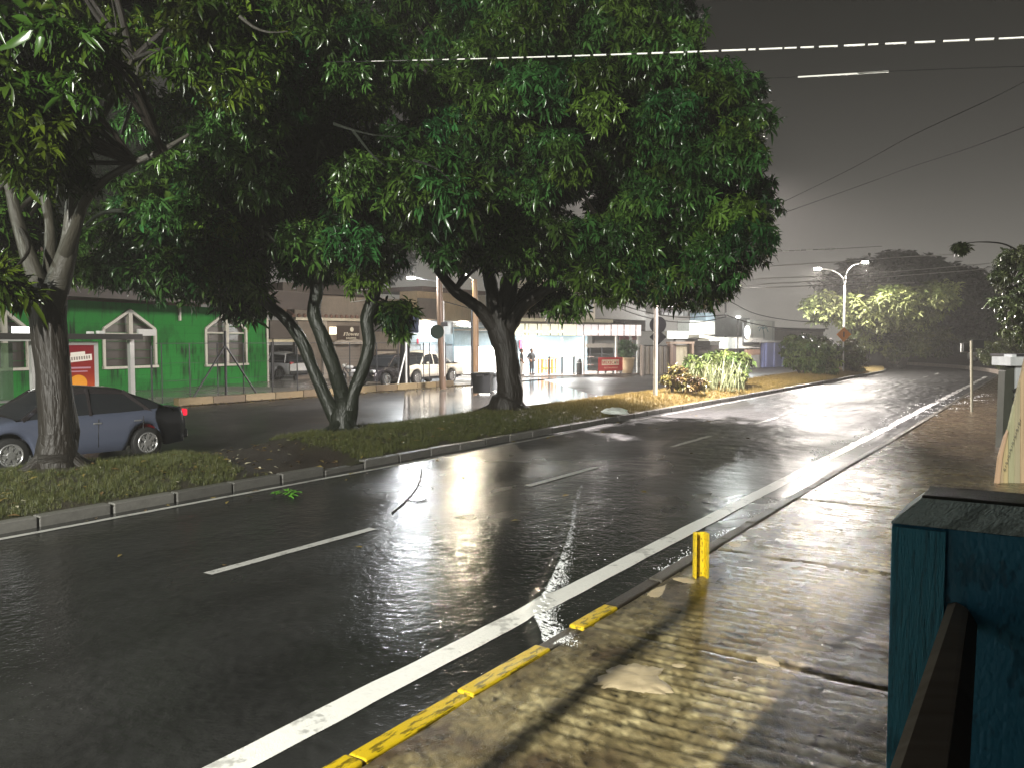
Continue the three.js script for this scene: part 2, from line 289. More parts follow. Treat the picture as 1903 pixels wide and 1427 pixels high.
{
  const m = mat([1, 1, 1], 1, { vertexColors: true, specularIntensity: 0.5, bump: rep(T.grit, 1.6, 1.6), bumpScale: 0.004 }); m.roughnessMap = rep(tex(256, 256, (u, v) => 0.16 + 0.20 * tn(u, v, 8, 5)), 0.5, 0.5);
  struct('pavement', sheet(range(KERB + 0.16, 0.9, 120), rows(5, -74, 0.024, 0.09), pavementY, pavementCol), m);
}
{ // its kerb: concrete edge stones, some still painted yellow
  const k = structGroup('pavement_kerb'), r = rng(8), gs = {};
  const plain = mat([0.10, 0.09, 0.07], 0.35, { map: T.grime, bump: T.grit, bumpScale: 0.008 }), yel = mat([0.64, 0.45, 0.012], 0.36, { map: rep(T.chip, 0.55, 0.8), bump: T.grit, bumpScale: 0.006 }), worn = mat([0.06, 0.048, 0.034], 0.4, { map: T.grime, bump: T.grit, bumpScale: 0.014 });
  const put = (s0, s1, m, label, dy = 0) => { const L = s1 - s0 - 0.012, key = L.toFixed(2), g = gs[key] ?? (gs[key] = new RoundedBoxGeometry(0.14, 0.2, L, 2, 0.02)), o = new THREE.Mesh(g, m), s = (s0 + s1) / 2; o.name = 'kerb_stone'; o.position.set(KERB + 0.07 + (r() - 0.5) * 0.012, -0.012 + dy - 0.03 * smooth(14, 22, s) + (r() - 0.5) * 0.012, -s); o.rotation.set((r() - 0.5) * 0.01, (r() - 0.5) * 0.015, (r() - 0.5) * 0.04); o.castShadow = o.receiveShadow = true; if (label) o.userData.label = label; k.add(o); };
  for (const s of [1.3, 2.3, 3.3, 4.3]) put(s, s + 1, yel, 'kerb stone painted yellow');
  put(5.3, 5.82, worn, 'worn kerb stone under mud', -0.02); put(5.82, 6.46, yel, 'short kerb stone painted yellow'); put(6.46, 7.4, worn, 'worn kerb stone under mud', -0.012);
  for (let s = 7.4; s < 66; s += 1) put(s, s + 1, plain);
}
{ // foam along the running water
  const r = rng(31), g = new THREE.IcosahedronGeometry(1, 0), pos = [];
  for (let i = 0; i < 16000; i++) { const t = Math.pow(r(), 0.75) * 0.999, f = t * (flowPath.length - 1), a = flowPath[Math.floor(f)], b = flowPath[Math.floor(f) + 1], q = f % 1, sp = 0.02 + 0.055 * t * t; if (r() > smooth(0.15, 0.7, t) + 0.08) continue; pos.push([lerp(a.x, b.x, q) + 0.035 + 0.012 * (r() - 0.5) - Math.log(1 - 0.97 * r()) * 0.05 * (0.25 + 1.3 * t), lerp(a.z, b.z, q) + (r() - 0.5) * 0.12, 0.0012 + 0.0034 * r() * r()]); }
  for (let i = 0; i < 520; i++) { const s = 8 + 8 * Math.pow(r(), 1.3); if (nz(s * 1.9, 7) < -0.05) continue; pos.push([KERB - 0.12 + (r() + r() - 1) * 0.14, -s, 0.002 + 0.004 * r()]); }
  for (let i = 0; i < 2600; i++) { const s = 17 + 26 * r(), x = -4.0 + 1.7 * smooth(17, 40, s) * r() + (r() + r() - 1) * 0.5; if (nz(x * 2.2, s * 0.9, 3) < 0.12) continue; pos.push([x, -s, 0.004 + 0.010 * r()]); }
  const im = new THREE.InstancedMesh(g, mat([0.72, 0.74, 0.74], 0.25), pos.length), d = new THREE.Object3D();
  pos.forEach(([x, z, q], i) => { d.position.set(x, (x > KERB + 0.1 ? pavementY(x, z) : roadY(x, z)) + q * 0.3, z); d.rotation.set(r() * 6, r() * 6, 0); d.scale.set(q * 1.5, q * 0.7, q * 1.3); d.updateMatrix(); im.setMatrixAt(i, d.matrix); });
  im.name = 'foam'; im.userData.kind = 'stuff'; tag(im, 'white foam on the water running over the road to the gutter', 'foam'); scene.add(im);
}
{ // far end: the right-hand kerb swings across, with a bank behind it
  const f = (z) => -3.0 - Math.pow(Math.max(0, -68 - z) / 7.5, 1.75);
  const zs = rows(-66, -150, 0.8, 0);
  struct('far_bank', sheet([(z) => f(z) + 0.1, (z) => f(z) + 1.2, (z) => f(z) + 4, (z) => f(z) + 14, () => 60], zs, (x, z) => 0.16 + 0.5 * smooth(0, 12, x - f(z)) + 0.04 * fbm(x * 0.6, z * 0.6)), mat([0.10, 0.075, 0.05], 0.5, { map: rep(T.grime, 0.1, 0.1), bump: rep(T.grit, 0.5, 0.5), bumpScale: 0.03 }));
  const k = structGroup('far_kerb'), g = new RoundedBoxGeometry(0.3, 0.3, 1.96, 1, 0.03), m = mat([0.5, 0.42, 0.36], 0.4, { map: T.grime });
  for (let z = -67; z > -112; z -= 2) { const o = new THREE.Mesh(g, m), a = V(f(z), 0, z), b = V(f(z - 2), 0, z - 2); o.name = 'kerb_stone'; o.position.set((a.x + b.x) / 2, 0.08, z - 1); o.lookAt(b.x, 0.08, z - 2); o.position.set((a.x + b.x) / 2, 0.08, z - 1); o.scale.z = a.distanceTo(b) / 2; k.add(o); }
}

// ---------- trees and plants ----------
// a tapering limb through points with radii, its skin a little uneven
function limb(pts, radii, n = 10, rough = 0.12, seed = 1) {
  const curve = new THREE.CatmullRomCurve3(pts, false, 'centripetal'), L = curve.getLength(), seg = Math.max(6, Math.min(60, Math.ceil(L / 0.18)));
  const pos = [], uv = [], idx = []; let nrm = null, prevT = null;
  for (let i = 0; i <= seg; i++) {
    const t = i / seg, p = curve.getPoint(t), tg = curve.getTangent(t).normalize();
    if (!nrm) nrm = Math.abs(tg.y) > 0.9 ? V(1, 0, 0) : V(0, 1, 0);
    nrm.addScaledVector(tg, -nrm.dot(tg)).normalize(); const bn = tg.clone().cross(nrm);
    const f = t * (radii.length - 1), k = Math.min(radii.length - 2, Math.floor(f)), r = lerp(radii[k], radii[k + 1], f - k);
    for (let j = 0; j <= n; j++) {
      const a = j / n * Math.PI * 2, ca = Math.cos(a), sa = Math.sin(a);
      const q = r * (1 + rough * nz(ca * 1.3 + seed, sa * 1.3, t * L * 1.4) + rough * 0.8 * nz(ca * 3 + seed, sa * 3, t * L * 3.1));
      pos.push(p.x + (nrm.x * ca + bn.x * sa) * q, p.y + (nrm.y * ca + bn.y * sa) * q, p.z + (nrm.z * ca + bn.z * sa) * q); uv.push(j / n * Math.max(1, Math.round(r * 8)), t * L / 1.2);
    }
  }
  for (let i = 0; i < seg; i++) for (let j = 0; j < n; j++) { const a = i * (n + 1) + j, b = a + n + 1; idx.push(a, a + 1, b, b, a + 1, b + 1); }
  const g = new THREE.BufferGeometry(); g.setAttribute('position', new THREE.Float32BufferAttribute(pos, 3)); g.setAttribute('uv', new THREE.Float32BufferAttribute(uv, 2)); g.setIndex(idx);
  g.computeVertexNormals();
  const c = g.attributes.normal; for (let i = 0; i <= seg; i++) { const a = i * (n + 1), b = a + n, v = V(c.getX(a) + c.getX(b), c.getY(a) + c.getY(b), c.getZ(a) + c.getZ(b)).normalize(); c.setXYZ(a, v.x, v.y, v.z); c.setXYZ(b, v.x, v.y, v.z); }
  return g;
}
// one leaf along +z, folded along its midrib and drooping
function leafGeo(L, w, droop, seg = 3) {
  const pos = [], idx = [], uv = [], prof = seg === 3 ? [0.15, 0.95, 0.8, 0.0] : seg === 2 ? [0.1, 1, 0] : [0.5, 0];
  for (let i = 0; i <= seg; i++) { const t = i / seg, z = L * t, y = -droop * L * t * t, h = w * 0.5 * prof[i]; pos.push(-h, y + h * 0.35, z, 0, y, z, h, y + h * 0.35, z); uv.push(0, t, 0.5, t, 1, t); }
  for (let i = 0; i < seg; i++) { const a = i * 3, b = a + 3; idx.push(a, a + 1, b, b, a + 1, b + 1, a + 1, a + 2, b + 1, b + 1, a + 2, b + 2); }
  const g = new THREE.BufferGeometry(); g.setAttribute('position', new THREE.Float32BufferAttribute(pos, 3)); g.setAttribute('uv', new THREE.Float32BufferAttribute(uv, 2)); g.setIndex(idx); g.computeVertexNormals(); return g;
}
function rosette(seed, n, L, w, seg, lift = 0.2) {
  const r = rng(seed), gs = [];
  for (let i = 0; i < n; i++) {
    const g = leafGeo(L * (0.7 + 0.5 * r()), w * (0.8 + 0.4 * r()), 0.15 + 0.5 * r(), seg);
    g.rotateZ((r() - 0.5) * 0.9); g.rotateX(-(lift + 0.5 - 1.5 * r())); g.translate(0, 0, 0.02); g.rotateY(i / n * Math.PI * 2 + r() * 0.8); g.translate(0, (r() - 0.5) * 0.12 * L / 0.2, 0); gs.push(g);
  }
  return mergeGeometries(gs.map((g) => g.toNonIndexed()));
}
const LEAFY = [rosette(100, 12, 0.235, 0.066, 3), rosette(101, 9, 0.27, 0.078, 3, -0.1), rosette(102, 14, 0.17, 0.056, 3, 0.4)];
const SMALL = [0, 1].map((i) => rosette(200 + i, 12, 0.13, 0.05, 2));
const FAR = [0, 1].map((i) => rosette(300 + i, 9, 0.42, 0.17, 2));
const leafMat = mat([1, 1, 1], 0.25, { ior: 1.5 }), leafMatDull = mat([1, 1, 1], 0.55);
const ell = (u, v, d, ru, rv, rd, k = 1) => ({ c: P(u, v, d), r: V(ru * d / FOCAL, rv * d / FOCAL, rd), d, k });
// leaves in clumps over the shells of some ellipsoids (wide across the view, high, deep)
function crown(name, ells, o, parent) {
  const r = rng(o.seed), d = new THREE.Object3D(), out = [[], [], []], geo = o.geo ?? LEAFY, b = bases.get(parent), tips = [];
  for (const e of ells) {
    const A = (e.r.x * e.r.y + e.r.x * e.r.z + e.r.y * e.r.z) * 4 / 3 * Math.PI, n = Math.max(3, Math.round(A / (o.gap * o.gap)));
    for (let i = 0; i < n * (1 + (o.inner ?? 0.25)); i++) {
      const inner = i >= n, z = r() * 2 - 1, a = r() * Math.PI * 2, q = Math.sqrt(1 - z * z), f = inner ? 0.3 + 0.4 * r() : 0.72 + 0.3 * r();
      const dir = V(q * Math.cos(a), z, q * Math.sin(a));
      const cc = e.c.clone().addScaledVector(RIGHT, dir.x * e.r.x * f).addScaledVector(V(0, 1, 0), dir.y * e.r.y * f).addScaledVector(V(-Math.sin(YAW), 0, -Math.cos(YAW)), dir.z * e.r.z * f);
      if (o.keep && !o.keep(cc)) continue;
      tips.push(cc);
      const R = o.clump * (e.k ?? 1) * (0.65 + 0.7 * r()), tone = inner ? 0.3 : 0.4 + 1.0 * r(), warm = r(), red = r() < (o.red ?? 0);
      for (let k = 0; k < o.per; k++) {
        const z2 = r() * 2 - 1, a2 = r() * Math.PI * 2, q2 = Math.sqrt(1 - z2 * z2), f2 = 0.45 + 0.6 * Math.sqrt(r());
        const v = V(q2 * Math.cos(a2), z2 * 0.62, q2 * Math.sin(a2)).multiplyScalar(R * f2);
        d.position.copy(cc).add(v); d.position.y -= 0.25 * R * f2 * f2; if (b) d.position.sub(b);
        d.rotation.set((r() - 0.5) * 1.1, r() * Math.PI * 2, (r() - 0.5) * 1.1); { const q = (o.size ?? 1) * (0.55 + 0.4 * r() + 0.5 * r() * r()); d.scale.set(q * (0.8 + 0.45 * r()), q * (0.8 + 0.6 * r()), q * (0.8 + 0.45 * r())); } d.updateMatrix();
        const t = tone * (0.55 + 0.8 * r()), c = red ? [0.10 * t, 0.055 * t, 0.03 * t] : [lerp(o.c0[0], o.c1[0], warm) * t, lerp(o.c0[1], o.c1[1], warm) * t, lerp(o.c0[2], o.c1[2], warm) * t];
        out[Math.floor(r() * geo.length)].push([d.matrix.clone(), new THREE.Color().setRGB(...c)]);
      }
    }
  }
  out.slice(0, geo.length).forEach((list, g) => {
    if (!list.length) return;
    const im = new THREE.InstancedMesh(geo[g], o.mat ?? leafMat, list.length); im.name = name; im.userData.kind = 'stuff'; im.castShadow = im.receiveShadow = true;
    list.forEach(([m, c], i) => { im.setMatrixAt(i, m); im.setColorAt(i, c); }); parent.add(im);
  });
  return tips;
}
const paleBark = mat([0.048, 0.044, 0.033], 0.5, { bump: T.bark, bumpScale: 0.014, map: rep(T.grime, 1, 1) });
const mango = { c0: [0.020, 0.084, 0.022], c1: [0.068, 0.122, 0.017] };
const L3 = (list) => list.map(([u, v, d]) => P(u, v, d));
function tree(label, base, limbs, ells, o, group) {
  const t = thing('tree', label, 'tree', base, group), r = rng(o.seed + 9), gs = [], lg = [];
  limbs.forEach((l, i) => (o.limbMat && !l.root ? lg : gs).push(limb(l.p, l.r, l.n ?? 12, 0.16, i * 3.7 + o.seed)));
  if (o.roots) for (let i = 0; i < 8; i++) { const a = i / 8 * 6.283 + 0.5 * r(), L = o.roots * (0.7 + 0.7 * r()), q = (k, y) => base.clone().add(V(Math.cos(a + 0.15 * k) * k * L, y, Math.sin(a + 0.15 * k) * k * L)); gs.push(limb([q(0.30, 0.42 * o.roots), q(0.55, 0.14 * o.roots), q(0.85, 0.0), q(1.25, -0.10)], [0.20 * o.roots, 0.17 * o.roots, 0.10 * o.roots, 0.03], 9, 0.2, i + o.seed)); }
  for (const br of o.bare ?? []) lg.push(limb(br, [0.028, 0.022, 0.014, 0.008], 6, 0.15, lg.length));
  if (lg.length) parts('limb', lg, o.limbMat ?? M.bark, t);
  const c = crown('crown', ells, o, t);
  const ends = limbs.filter((l) => !l.root).flatMap((l) => l.p.slice(-3));
  if (ends.length) for (let i = 0; i < (o.twigs ?? 60) && c.length; i++) { // branches out to the clumps
    const to = c[Math.floor(r() * c.length)]; let best = ends[0]; for (const e of ends) if (e.distanceTo(to) < best.distanceTo(to)) best = e;
    const len = best.distanceTo(to); if (len > (o.reach ?? 7) || len < 0.3) continue; const mid = best.clone().lerp(to, 0.5).add(V((r() - 0.5) * 0.25 * len, 0.05 * len + (r() - 0.5) * 0.2 * len, (r() - 0.5) * 0.25 * len));
    gs.push(limb([best, mid, to], [0.016 * len + 0.02, 0.010 * len + 0.015, 0.008], 6, 0.1, i));
  }
  part('trunk', gs, o.bark ?? M.bark, t);
  return t;
}
{ // left tree, its limbs spreading over the passing car
  const d = depthOf(TREE1), b = TREE1;
  tree('brown-trunked tree with four bare upright limbs, on the median in front of the passing car', b, [
    { p: [b.clone().setY(0.05), b.clone().add(V(0, 0.25, 0)), P(106, 800, d), P(97, 690, d), P(88, 585, d), P(90, 530, d)], r: [0.37, 0.31, 0.27, 0.255, 0.27, 0.24], root: true, n: 18 },
    { p: [P(88, 590, d), P(60, 500, d + 0.1), P(34, 420, d + 0.3), P(14, 340, d + 0.4), P(-25, 220, d + 0.6)], r: [0.2, 0.13, 0.1, 0.08, 0.05] },
    { p: [P(88, 585, d + 0.1), P(92, 490, d + 0.4), P(92, 420, d + 0.7), P(82, 350, d + 1), P(95, 230, d + 1.4), P(70, 90, d + 1.8)], r: [0.19, 0.1, 0.085, 0.075, 0.05, 0.03] },
    { p: [P(90, 575, d), P(115, 500, d - 0.1), P(130, 440, d - 0.2), P(133, 370, d - 0.2), P(150, 300, d - 0.1), P(180, 230, d), P(208, 180, d + 0.2), P(245, 110, d + 0.4)], r: [0.22, 0.165, 0.12, 0.1, 0.085, 0.075, 0.06, 0.03] },
    { p: [P(122, 470, d - 0.2), P(140, 420, d - 0.5), P(160, 370, d - 0.8), P(200, 330, d - 1), P(250, 302, d - 1.1), P(300, 280, d - 1.1), P(350, 250, d - 1)], r: [0.12, 0.08, 0.07, 0.06, 0.05, 0.038, 0.022] },
  ], [ell(330, 40, d + 3, 170, 100, 1.6), ell(405, 60, d - 0.3, 60, 90, 1), ell(160, -70, d + 2, 200, 100, 2.4), ell(60, 110, d - 2.2, 105, 150, 1.0), ell(30, 240, d - 2.2, 85, 90, 0.8), ell(10, 528, d - 1, 14, 30, 0.3, 0.4), ell(100, 310, d - 1.2, 26, 40, 0.3, 0.6), ell(-20, 420, d + 2, 60, 110, 1.5), ell(30, 400, d + 3.5, 60, 70, 1.5, 0.7)],
  { ...mango, c0: [0.024, 0.070, 0.010], c1: [0.070, 0.100, 0.007], seed: 41, gap: 0.88, clump: 0.48, per: 26, inner: 0.35, twigs: 70, reach: 4, limbMat: paleBark, roots: 0.55, bare: [L3([[225, 250, d - 0.6], [250, 170, d - 0.8], [258, 120, d - 0.8], [290, 95, d - 0.8]]), L3([[150, 300, d - 0.4], [162, 200, d - 0.6], [140, 150, d - 0.6], [150, 60, d - 0.5]]), L3([[165, 165, d - 0.6], [190, 140, d - 0.7], [215, 60, d - 0.6], [205, -10, d - 0.5]]), L3([[445, 30, d - 1.2], [470, 50, d - 1.2], [500, 60, d - 1.2], [535, 58, d - 1.2]])] });
}
{ // middle tree: three stems from one foot
  const d = depthOf(TREE2), b = TREE2;
  tree('tree of three leaning mossy stems from one foot, between the other two median trees', b, [
    { p: [b.clone().setY(0.02), P(637, 780, d), P(640, 760, d)], r: [0.34, 0.29, 0.26], root: true, n: 16 },
    { p: [P(630, 790, d), P(608, 745, d), P(583, 690, d), P(563, 640, d), P(535, 598, d), P(490, 560, d), P(430, 505, d), P(380, 420, d)], r: [0.19, 0.16, 0.145, 0.14, 0.13, 0.11, 0.08, 0.04] },
    { p: [P(640, 790, d), P(638, 745, d), P(622, 690, d - 0.2), P(600, 630, d - 0.3), P(583, 585, d - 0.3), P(588, 530, d - 0.3), P(560, 430, d - 0.3), P(540, 300, d)], r: [0.21, 0.19, 0.17, 0.165, 0.155, 0.14, 0.09, 0.04] },
    { p: [P(645, 790, d), P(655, 735, d), P(672, 690, d), P(686, 640, d), P(681, 595, d), P(694, 550, d), P(720, 470, d + 0.3), P(700, 330, d + 0.6)], r: [0.19, 0.155, 0.145, 0.145, 0.145, 0.135, 0.09, 0.04] },
  ], [ell(560, 320, d, 215, 190, 3.6), ell(690, 415, d - 0.6, 105, 100, 2), ell(390, 440, d - 0.2, 110, 110, 2), ell(560, 110, d + 0.6, 190, 110, 3), ell(800, 350, d - 1.2, 85, 110, 1.4), ell(730, 575, d + 0.3, 26, 60, 0.4, 0.6), ell(450, 560, d + 1.5, 30, 24, 0.4), ell(420, -10, d + 3, 150, 90, 2.5), ell(330, 300, d + 1.5, 90, 150, 2), ell(255, 440, d + 3, 110, 75, 2), ell(190, 490, d + 4, 70, 36, 1.5, 0.8), ell(330, 500, d + 1, 70, 40, 1.2, 0.8)],
  { ...mango, seed: 52, gap: 1.15, clump: 0.56, per: 38, inner: 0.6, twigs: 120, reach: 5, bark: M.barkGreen, limbMat: M.barkGreen, roots: 0.45, bare: [L3([[620, 230, d - 3.9], [650, 240, d - 4.0], [690, 250, d - 4.1], [745, 255, d - 4.1]]), L3([[655, 242, d - 4.0], [675, 268, d - 4.1], [695, 292, d - 4.2], [715, 308, d - 4.2]]), L3([[768, 298, d - 3.4], [800, 308, d - 3.5], [818, 318, d - 3.5], [835, 335, d - 3.5]])] });
}
{ // the big tree
  const d = depthOf(TREE3), b = TREE3;
  tree('largest tree with a broad dark trunk and wide glossy crown, beside the black bins', b, [
    { p: [b.clone().setY(0.0), b.clone().add(V(0, 0.2, 0)), P(948, 735, d), P(944, 690, d), P(940, 650, d), P(931, 612, d), P(927, 575, d)], r: [0.56, 0.47, 0.39, 0.35, 0.335, 0.39, 0.40], root: true, n: 24 },
    { p: [P(930, 622, d), P(905, 590, d - 0.2), P(880, 566, d - 0.4), P(845, 540, d - 0.6), P(790, 470, d - 0.6), P(740, 380, d - 0.4)], r: [0.27, 0.21, 0.18, 0.15, 0.10, 0.05] },
    { p: [P(926, 600, d), P(914, 540, d + 0.2), P(895, 450, d + 0.4), P(870, 330, d + 0.6), P(850, 180, d + 0.6)], r: [0.26, 0.2, 0.17, 0.12, 0.05] },
    { p: [P(935, 605, d), P(948, 520, d), P(970, 420, d), P(1010, 280, d), P(1040, 100, d)], r: [0.29, 0.24, 0.2, 0.14, 0.05] },
    { p: [P(940, 615, d), P(965, 575, d - 0.3), P(1010, 540, d - 0.6), P(1080, 508, d - 1), P(1170, 460, d - 1.4), P(1260, 390, d - 1.6), P(1330, 300, d - 1.6)], r: [0.27, 0.21, 0.17, 0.14, 0.11, 0.08, 0.04] },
    { p: [P(950, 580, d + 0.2), P(1010, 500, d + 1), P(1090, 420, d + 2), P(1200, 300, d + 3)], r: [0.2, 0.15, 0.11, 0.05] },
  ], [ell(1070, 230, d, 290, 260, 5), ell(1264, 325, d + 0.8, 142, 195, 4.8), ell(1040, 10, d, 220, 180, 4), ell(820, 300, d - 1, 110, 190, 2.5), ell(1322, 455, d - 0.2, 88, 80, 4), ell(1110, 465, d - 2.2, 160, 65, 1.5), ell(960, 430, d - 2.6, 130, 80, 1), ell(1240, 500, d + 0.5, 110, 45, 3.6), ell(1270, 165, d, 100, 60, 2), ell(1035, 548, d + 0.5, 62, 20, 0.8), ell(800, 30, d + 2, 190, 140, 3.5)],
  { ...mango, seed: 63, gap: 1.36, clump: 0.66, per: 52, inner: 0.6, twigs: 190, reach: 6.5, roots: 0.7 });
}
// small plants on the median
function shrub(label, cat, base, ells, o, stems, group) {
  const t = thing(o.name ?? 'shrub', label, cat, base, group); crown('foliage', ells, { gap: 0.36, clump: 0.26, per: 16, geo: SMALL, ...o }, t);
  const gs = stems.map((s, i) => limb(s.p, s.r, 7, 0.1, i + o.seed)); if (gs.length) parts('stem', gs, M.bark, t); return t;
}
const onMedian = (u, v, y = 0.28) => G(u, v, y);
{
  let b = onMedian(1249, 733), d = depthOf(b);
  shrub('low reddish-brown shrub on one thin stem, nearest the pale signpost', 'shrub', b, [ell(1260, 698, d, 18, 18, 0.45, 0.8), ell(1286, 712, d - 0.3, 20, 13, 0.4, 0.8)], { seed: 71, per: 11, size: 1.4, c0: [0.15, 0.085, 0.04], c1: [0.16, 0.15, 0.04] }, [{ p: [b.clone(), P(1251, 715, d), P(1262, 695, d)], r: [0.07, 0.05, 0.03] }]);
  b = onMedian(1330, 722); d = depthOf(b);
  shrub('broad yellow-green shrub, widest on the median, behind the tall grass clump', 'shrub', b, [ell(1320, 678, d, 48, 18, 0.9), ell(1366, 690, d, 18, 22, 0.6, 0.8), ell(1288, 690, d, 20, 15, 0.6, 0.8), ell(1343, 661, d + 0.4, 24, 9, 0.5, 0.8), ell(1384, 668, d + 0.6, 16, 9, 0.4, 0.7)], { seed: 73, gap: 0.42, per: 13, size: 1.5, c0: [0.10, 0.17, 0.05], c1: [0.20, 0.25, 0.07] }, [{ p: [b.clone(), P(1335, 700, d), P(1345, 670, d)], r: [0.07, 0.05, 0.03] }, { p: [onMedian(1362, 720), P(1366, 700, d), P(1380, 680, d)], r: [0.06, 0.05, 0.03] }]);
  // a clump of tall blades
  b = onMedian(1328, 727); const t = thing('grass_clump', 'clump of tall pale upright grass blades in front of the broad shrub', 'plant', b), r = rng(77), gs = [];
  for (let i = 0; i < 130; i++) { const g = leafGeo(0.8 + 0.7 * r(), 0.05, 0.2 + 0.25 * r(), 3); g.rotateX(-Math.PI / 2 + 0.32 * (r() - 0.5)); g.rotateZ(0.5 * (r() - 0.5)); g.rotateY(r() * 6.28); g.translate(b.x, b.y, b.z); const q = (r() - 0.5) * 2.2; g.translate(RIGHT.x * q + (r() - 0.5) * 0.5, 0, RIGHT.z * q + (r() - 0.5) * 0.5); gs.push(g); }
  part('blades', gs, mat([0.26, 0.29, 0.15], 0.5, { side: true }), t).userData.kind = 'stuff';
  // small trees
  b = onMedian(1490, 698); d = depthOf(b);
  shrub('small round dark tree with forked trunk on the median, left of the warning sign', 'tree', b, [ell(1490, 652, d, 34, 30, 1.4), ell(1512, 660, d, 24, 24, 1)], { seed: 79, name: 'small_tree', gap: 0.5, clump: 0.36, per: 15, size: 1.6, c0: [0.07, 0.14, 0.04], c1: [0.14, 0.19, 0.05] }, [{ p: [b.clone(), P(1482, 685, d), P(1472, 665, d)], r: [0.1, 0.08, 0.05] }, { p: [b.clone(), P(1497, 688, d), P(1506, 672, d)], r: [0.1, 0.08, 0.05] }]);
  b = onMedian(1519, 697); d = depthOf(b);
  shrub('thin dark bush on a short stem between the round tree and the warning sign', 'shrub', b, [ell(1530, 655, d, 26, 26, 1), ell(1545, 676, d, 14, 14, 0.6)], { seed: 81, gap: 0.5, clump: 0.34, per: 12, size: 1.6, c0: [0.10, 0.16, 0.05], c1: [0.18, 0.22, 0.06] }, [{ p: [b.clone(), P(1518, 680, d), P(1526, 660, d)], r: [0.08, 0.06, 0.04] }]);
  b = onMedian(1583, 691); d = depthOf(b);
  shrub('slender pale green young tree right of the warning sign post', 'tree', b, [ell(1578, 655, d, 26, 24, 1), ell(1590, 668, d, 18, 18, 0.8), ell(1560, 662, d, 16, 18, 0.7)], { seed: 83, name: 'small_tree', gap: 0.55, clump: 0.36, per: 14, size: 1.3, c0: [0.10, 0.13, 0.05], c1: [0.17, 0.18, 0.07] }, [{ p: [b.clone(), P(1580, 675, d), P(1578, 655, d)], r: [0.08, 0.06, 0.04] }]);
  // the tree under the street lamp
  b = G(1632, 681, 0.2); d = depthOf(b);
  tree('yellow-green lamplit tree with a thick twisted trunk under the double street lamp', b, [
    { p: [b.clone().setY(0.0), P(1631, 668, d), P(1630, 650, d), P(1628, 635, d)], r: [1.1, 0.75, 0.62, 0.6], root: true, n: 14 },
    { p: [P(1628, 640, d), P(1618, 615, d - 1), P(1600, 590, d - 2), P(1570, 570, d - 3), P(1530, 560, d - 3)], r: [0.5, 0.4, 0.3, 0.2, 0.1] },
    { p: [P(1630, 640, d), P(1645, 615, d), P(1665, 590, d - 1), P(1700, 560, d - 2)], r: [0.55, 0.45, 0.3, 0.12] },
    { p: [P(1630, 640, d), P(1632, 600, d + 1), P(1640, 560, d + 2)], r: [0.4, 0.3, 0.12] },
  ], [ell(1650, 560, d - 4, 75, 30, 4), ell(1705, 550, d - 6, 55, 24, 3), ell(1605, 590, d - 3, 42, 28, 3), ell(1532, 565, d - 4, 26, 20, 2), ell(1580, 575, d - 4, 24, 18, 2), ell(1740, 555, d - 6, 26, 14, 2), ell(1690, 590, d - 1, 50, 20, 3), ell(1615, 625, d + 1, 26, 20, 2)],
  { c0: [0.20, 0.25, 0.08], c1: [0.33, 0.36, 0.14], seed: 85, gap: 1.5, clump: 0.85, per: 22, geo: FAR, size: 1.15, twigs: 60, reach: 6, mat: leafMatDull });
  b = G(1675, 684, 0.2); d = depthOf(b) + 4; b = P(1675, 683, d).setY(0.1);
  tree('small umbrella-shaped tree on a leaning forked trunk, behind the lamplit tree', b, [
    { p: [b.clone(), P(1683, 667, d), P(1688, 658, d)], r: [0.35, 0.26, 0.22], root: true },
    { p: [P(1687, 660, d), P(1700, 650, d), P(1715, 640, d)], r: [0.2, 0.14, 0.07] }, { p: [P(1685, 664, d), P(1684, 650, d), P(1680, 638, d)], r: [0.2, 0.14, 0.07] }],
  [ell(1690, 632, d, 42, 16, 3), ell(1665, 642, d, 24, 12, 2), ell(1740, 628, d + 2, 18, 18, 2)], { c0: [0.09, 0.11, 0.04], c1: [0.15, 0.16, 0.05], seed: 87, gap: 1.5, clump: 0.9, per: 20, geo: FAR, twigs: 20, mat: leafMatDull });
  // the huge dark tree behind
  d = 112; b = P(1768, 676, d).setY(0.2);
  tree('huge dark flat-topped tree, its crown standing against the sky where the road bends', b, [
    { p: [b.clone(), P(1768, 655, d), P(1764, 630, d)], r: [1.4, 1.0, 0.9], root: true }, { p: [P(1764, 640, d), P(1720, 580, d), P(1670, 520, d)], r: [0.8, 0.5, 0.2] }, { p: [P(1764, 640, d), P(1790, 570, d), P(1800, 520, d)], r: [0.8, 0.5, 0.2] }],
  [ell(1660, 525, d + 4, 90, 52, 8), ell(1745, 555, d, 100, 60, 8), ell(1800, 590, d, 62, 48, 7), ell(1850, 590, d - 6, 28, 32, 4), ell(1600, 520, d + 10, 60, 30, 6), ell(1790, 615, d, 70, 34, 6)], { c0: [0.035, 0.05, 0.025], c1: [0.05, 0.06, 0.03], seed: 89, gap: 2.6, clump: 2.0, per: 46, geo: FAR, size: 2.2, twigs: 20, reach: 14, mat: leafMatDull });
  // right-hand tree over the neighbour's wall
  b = P(1990, 800, 24).setY(0.05); d = 24;
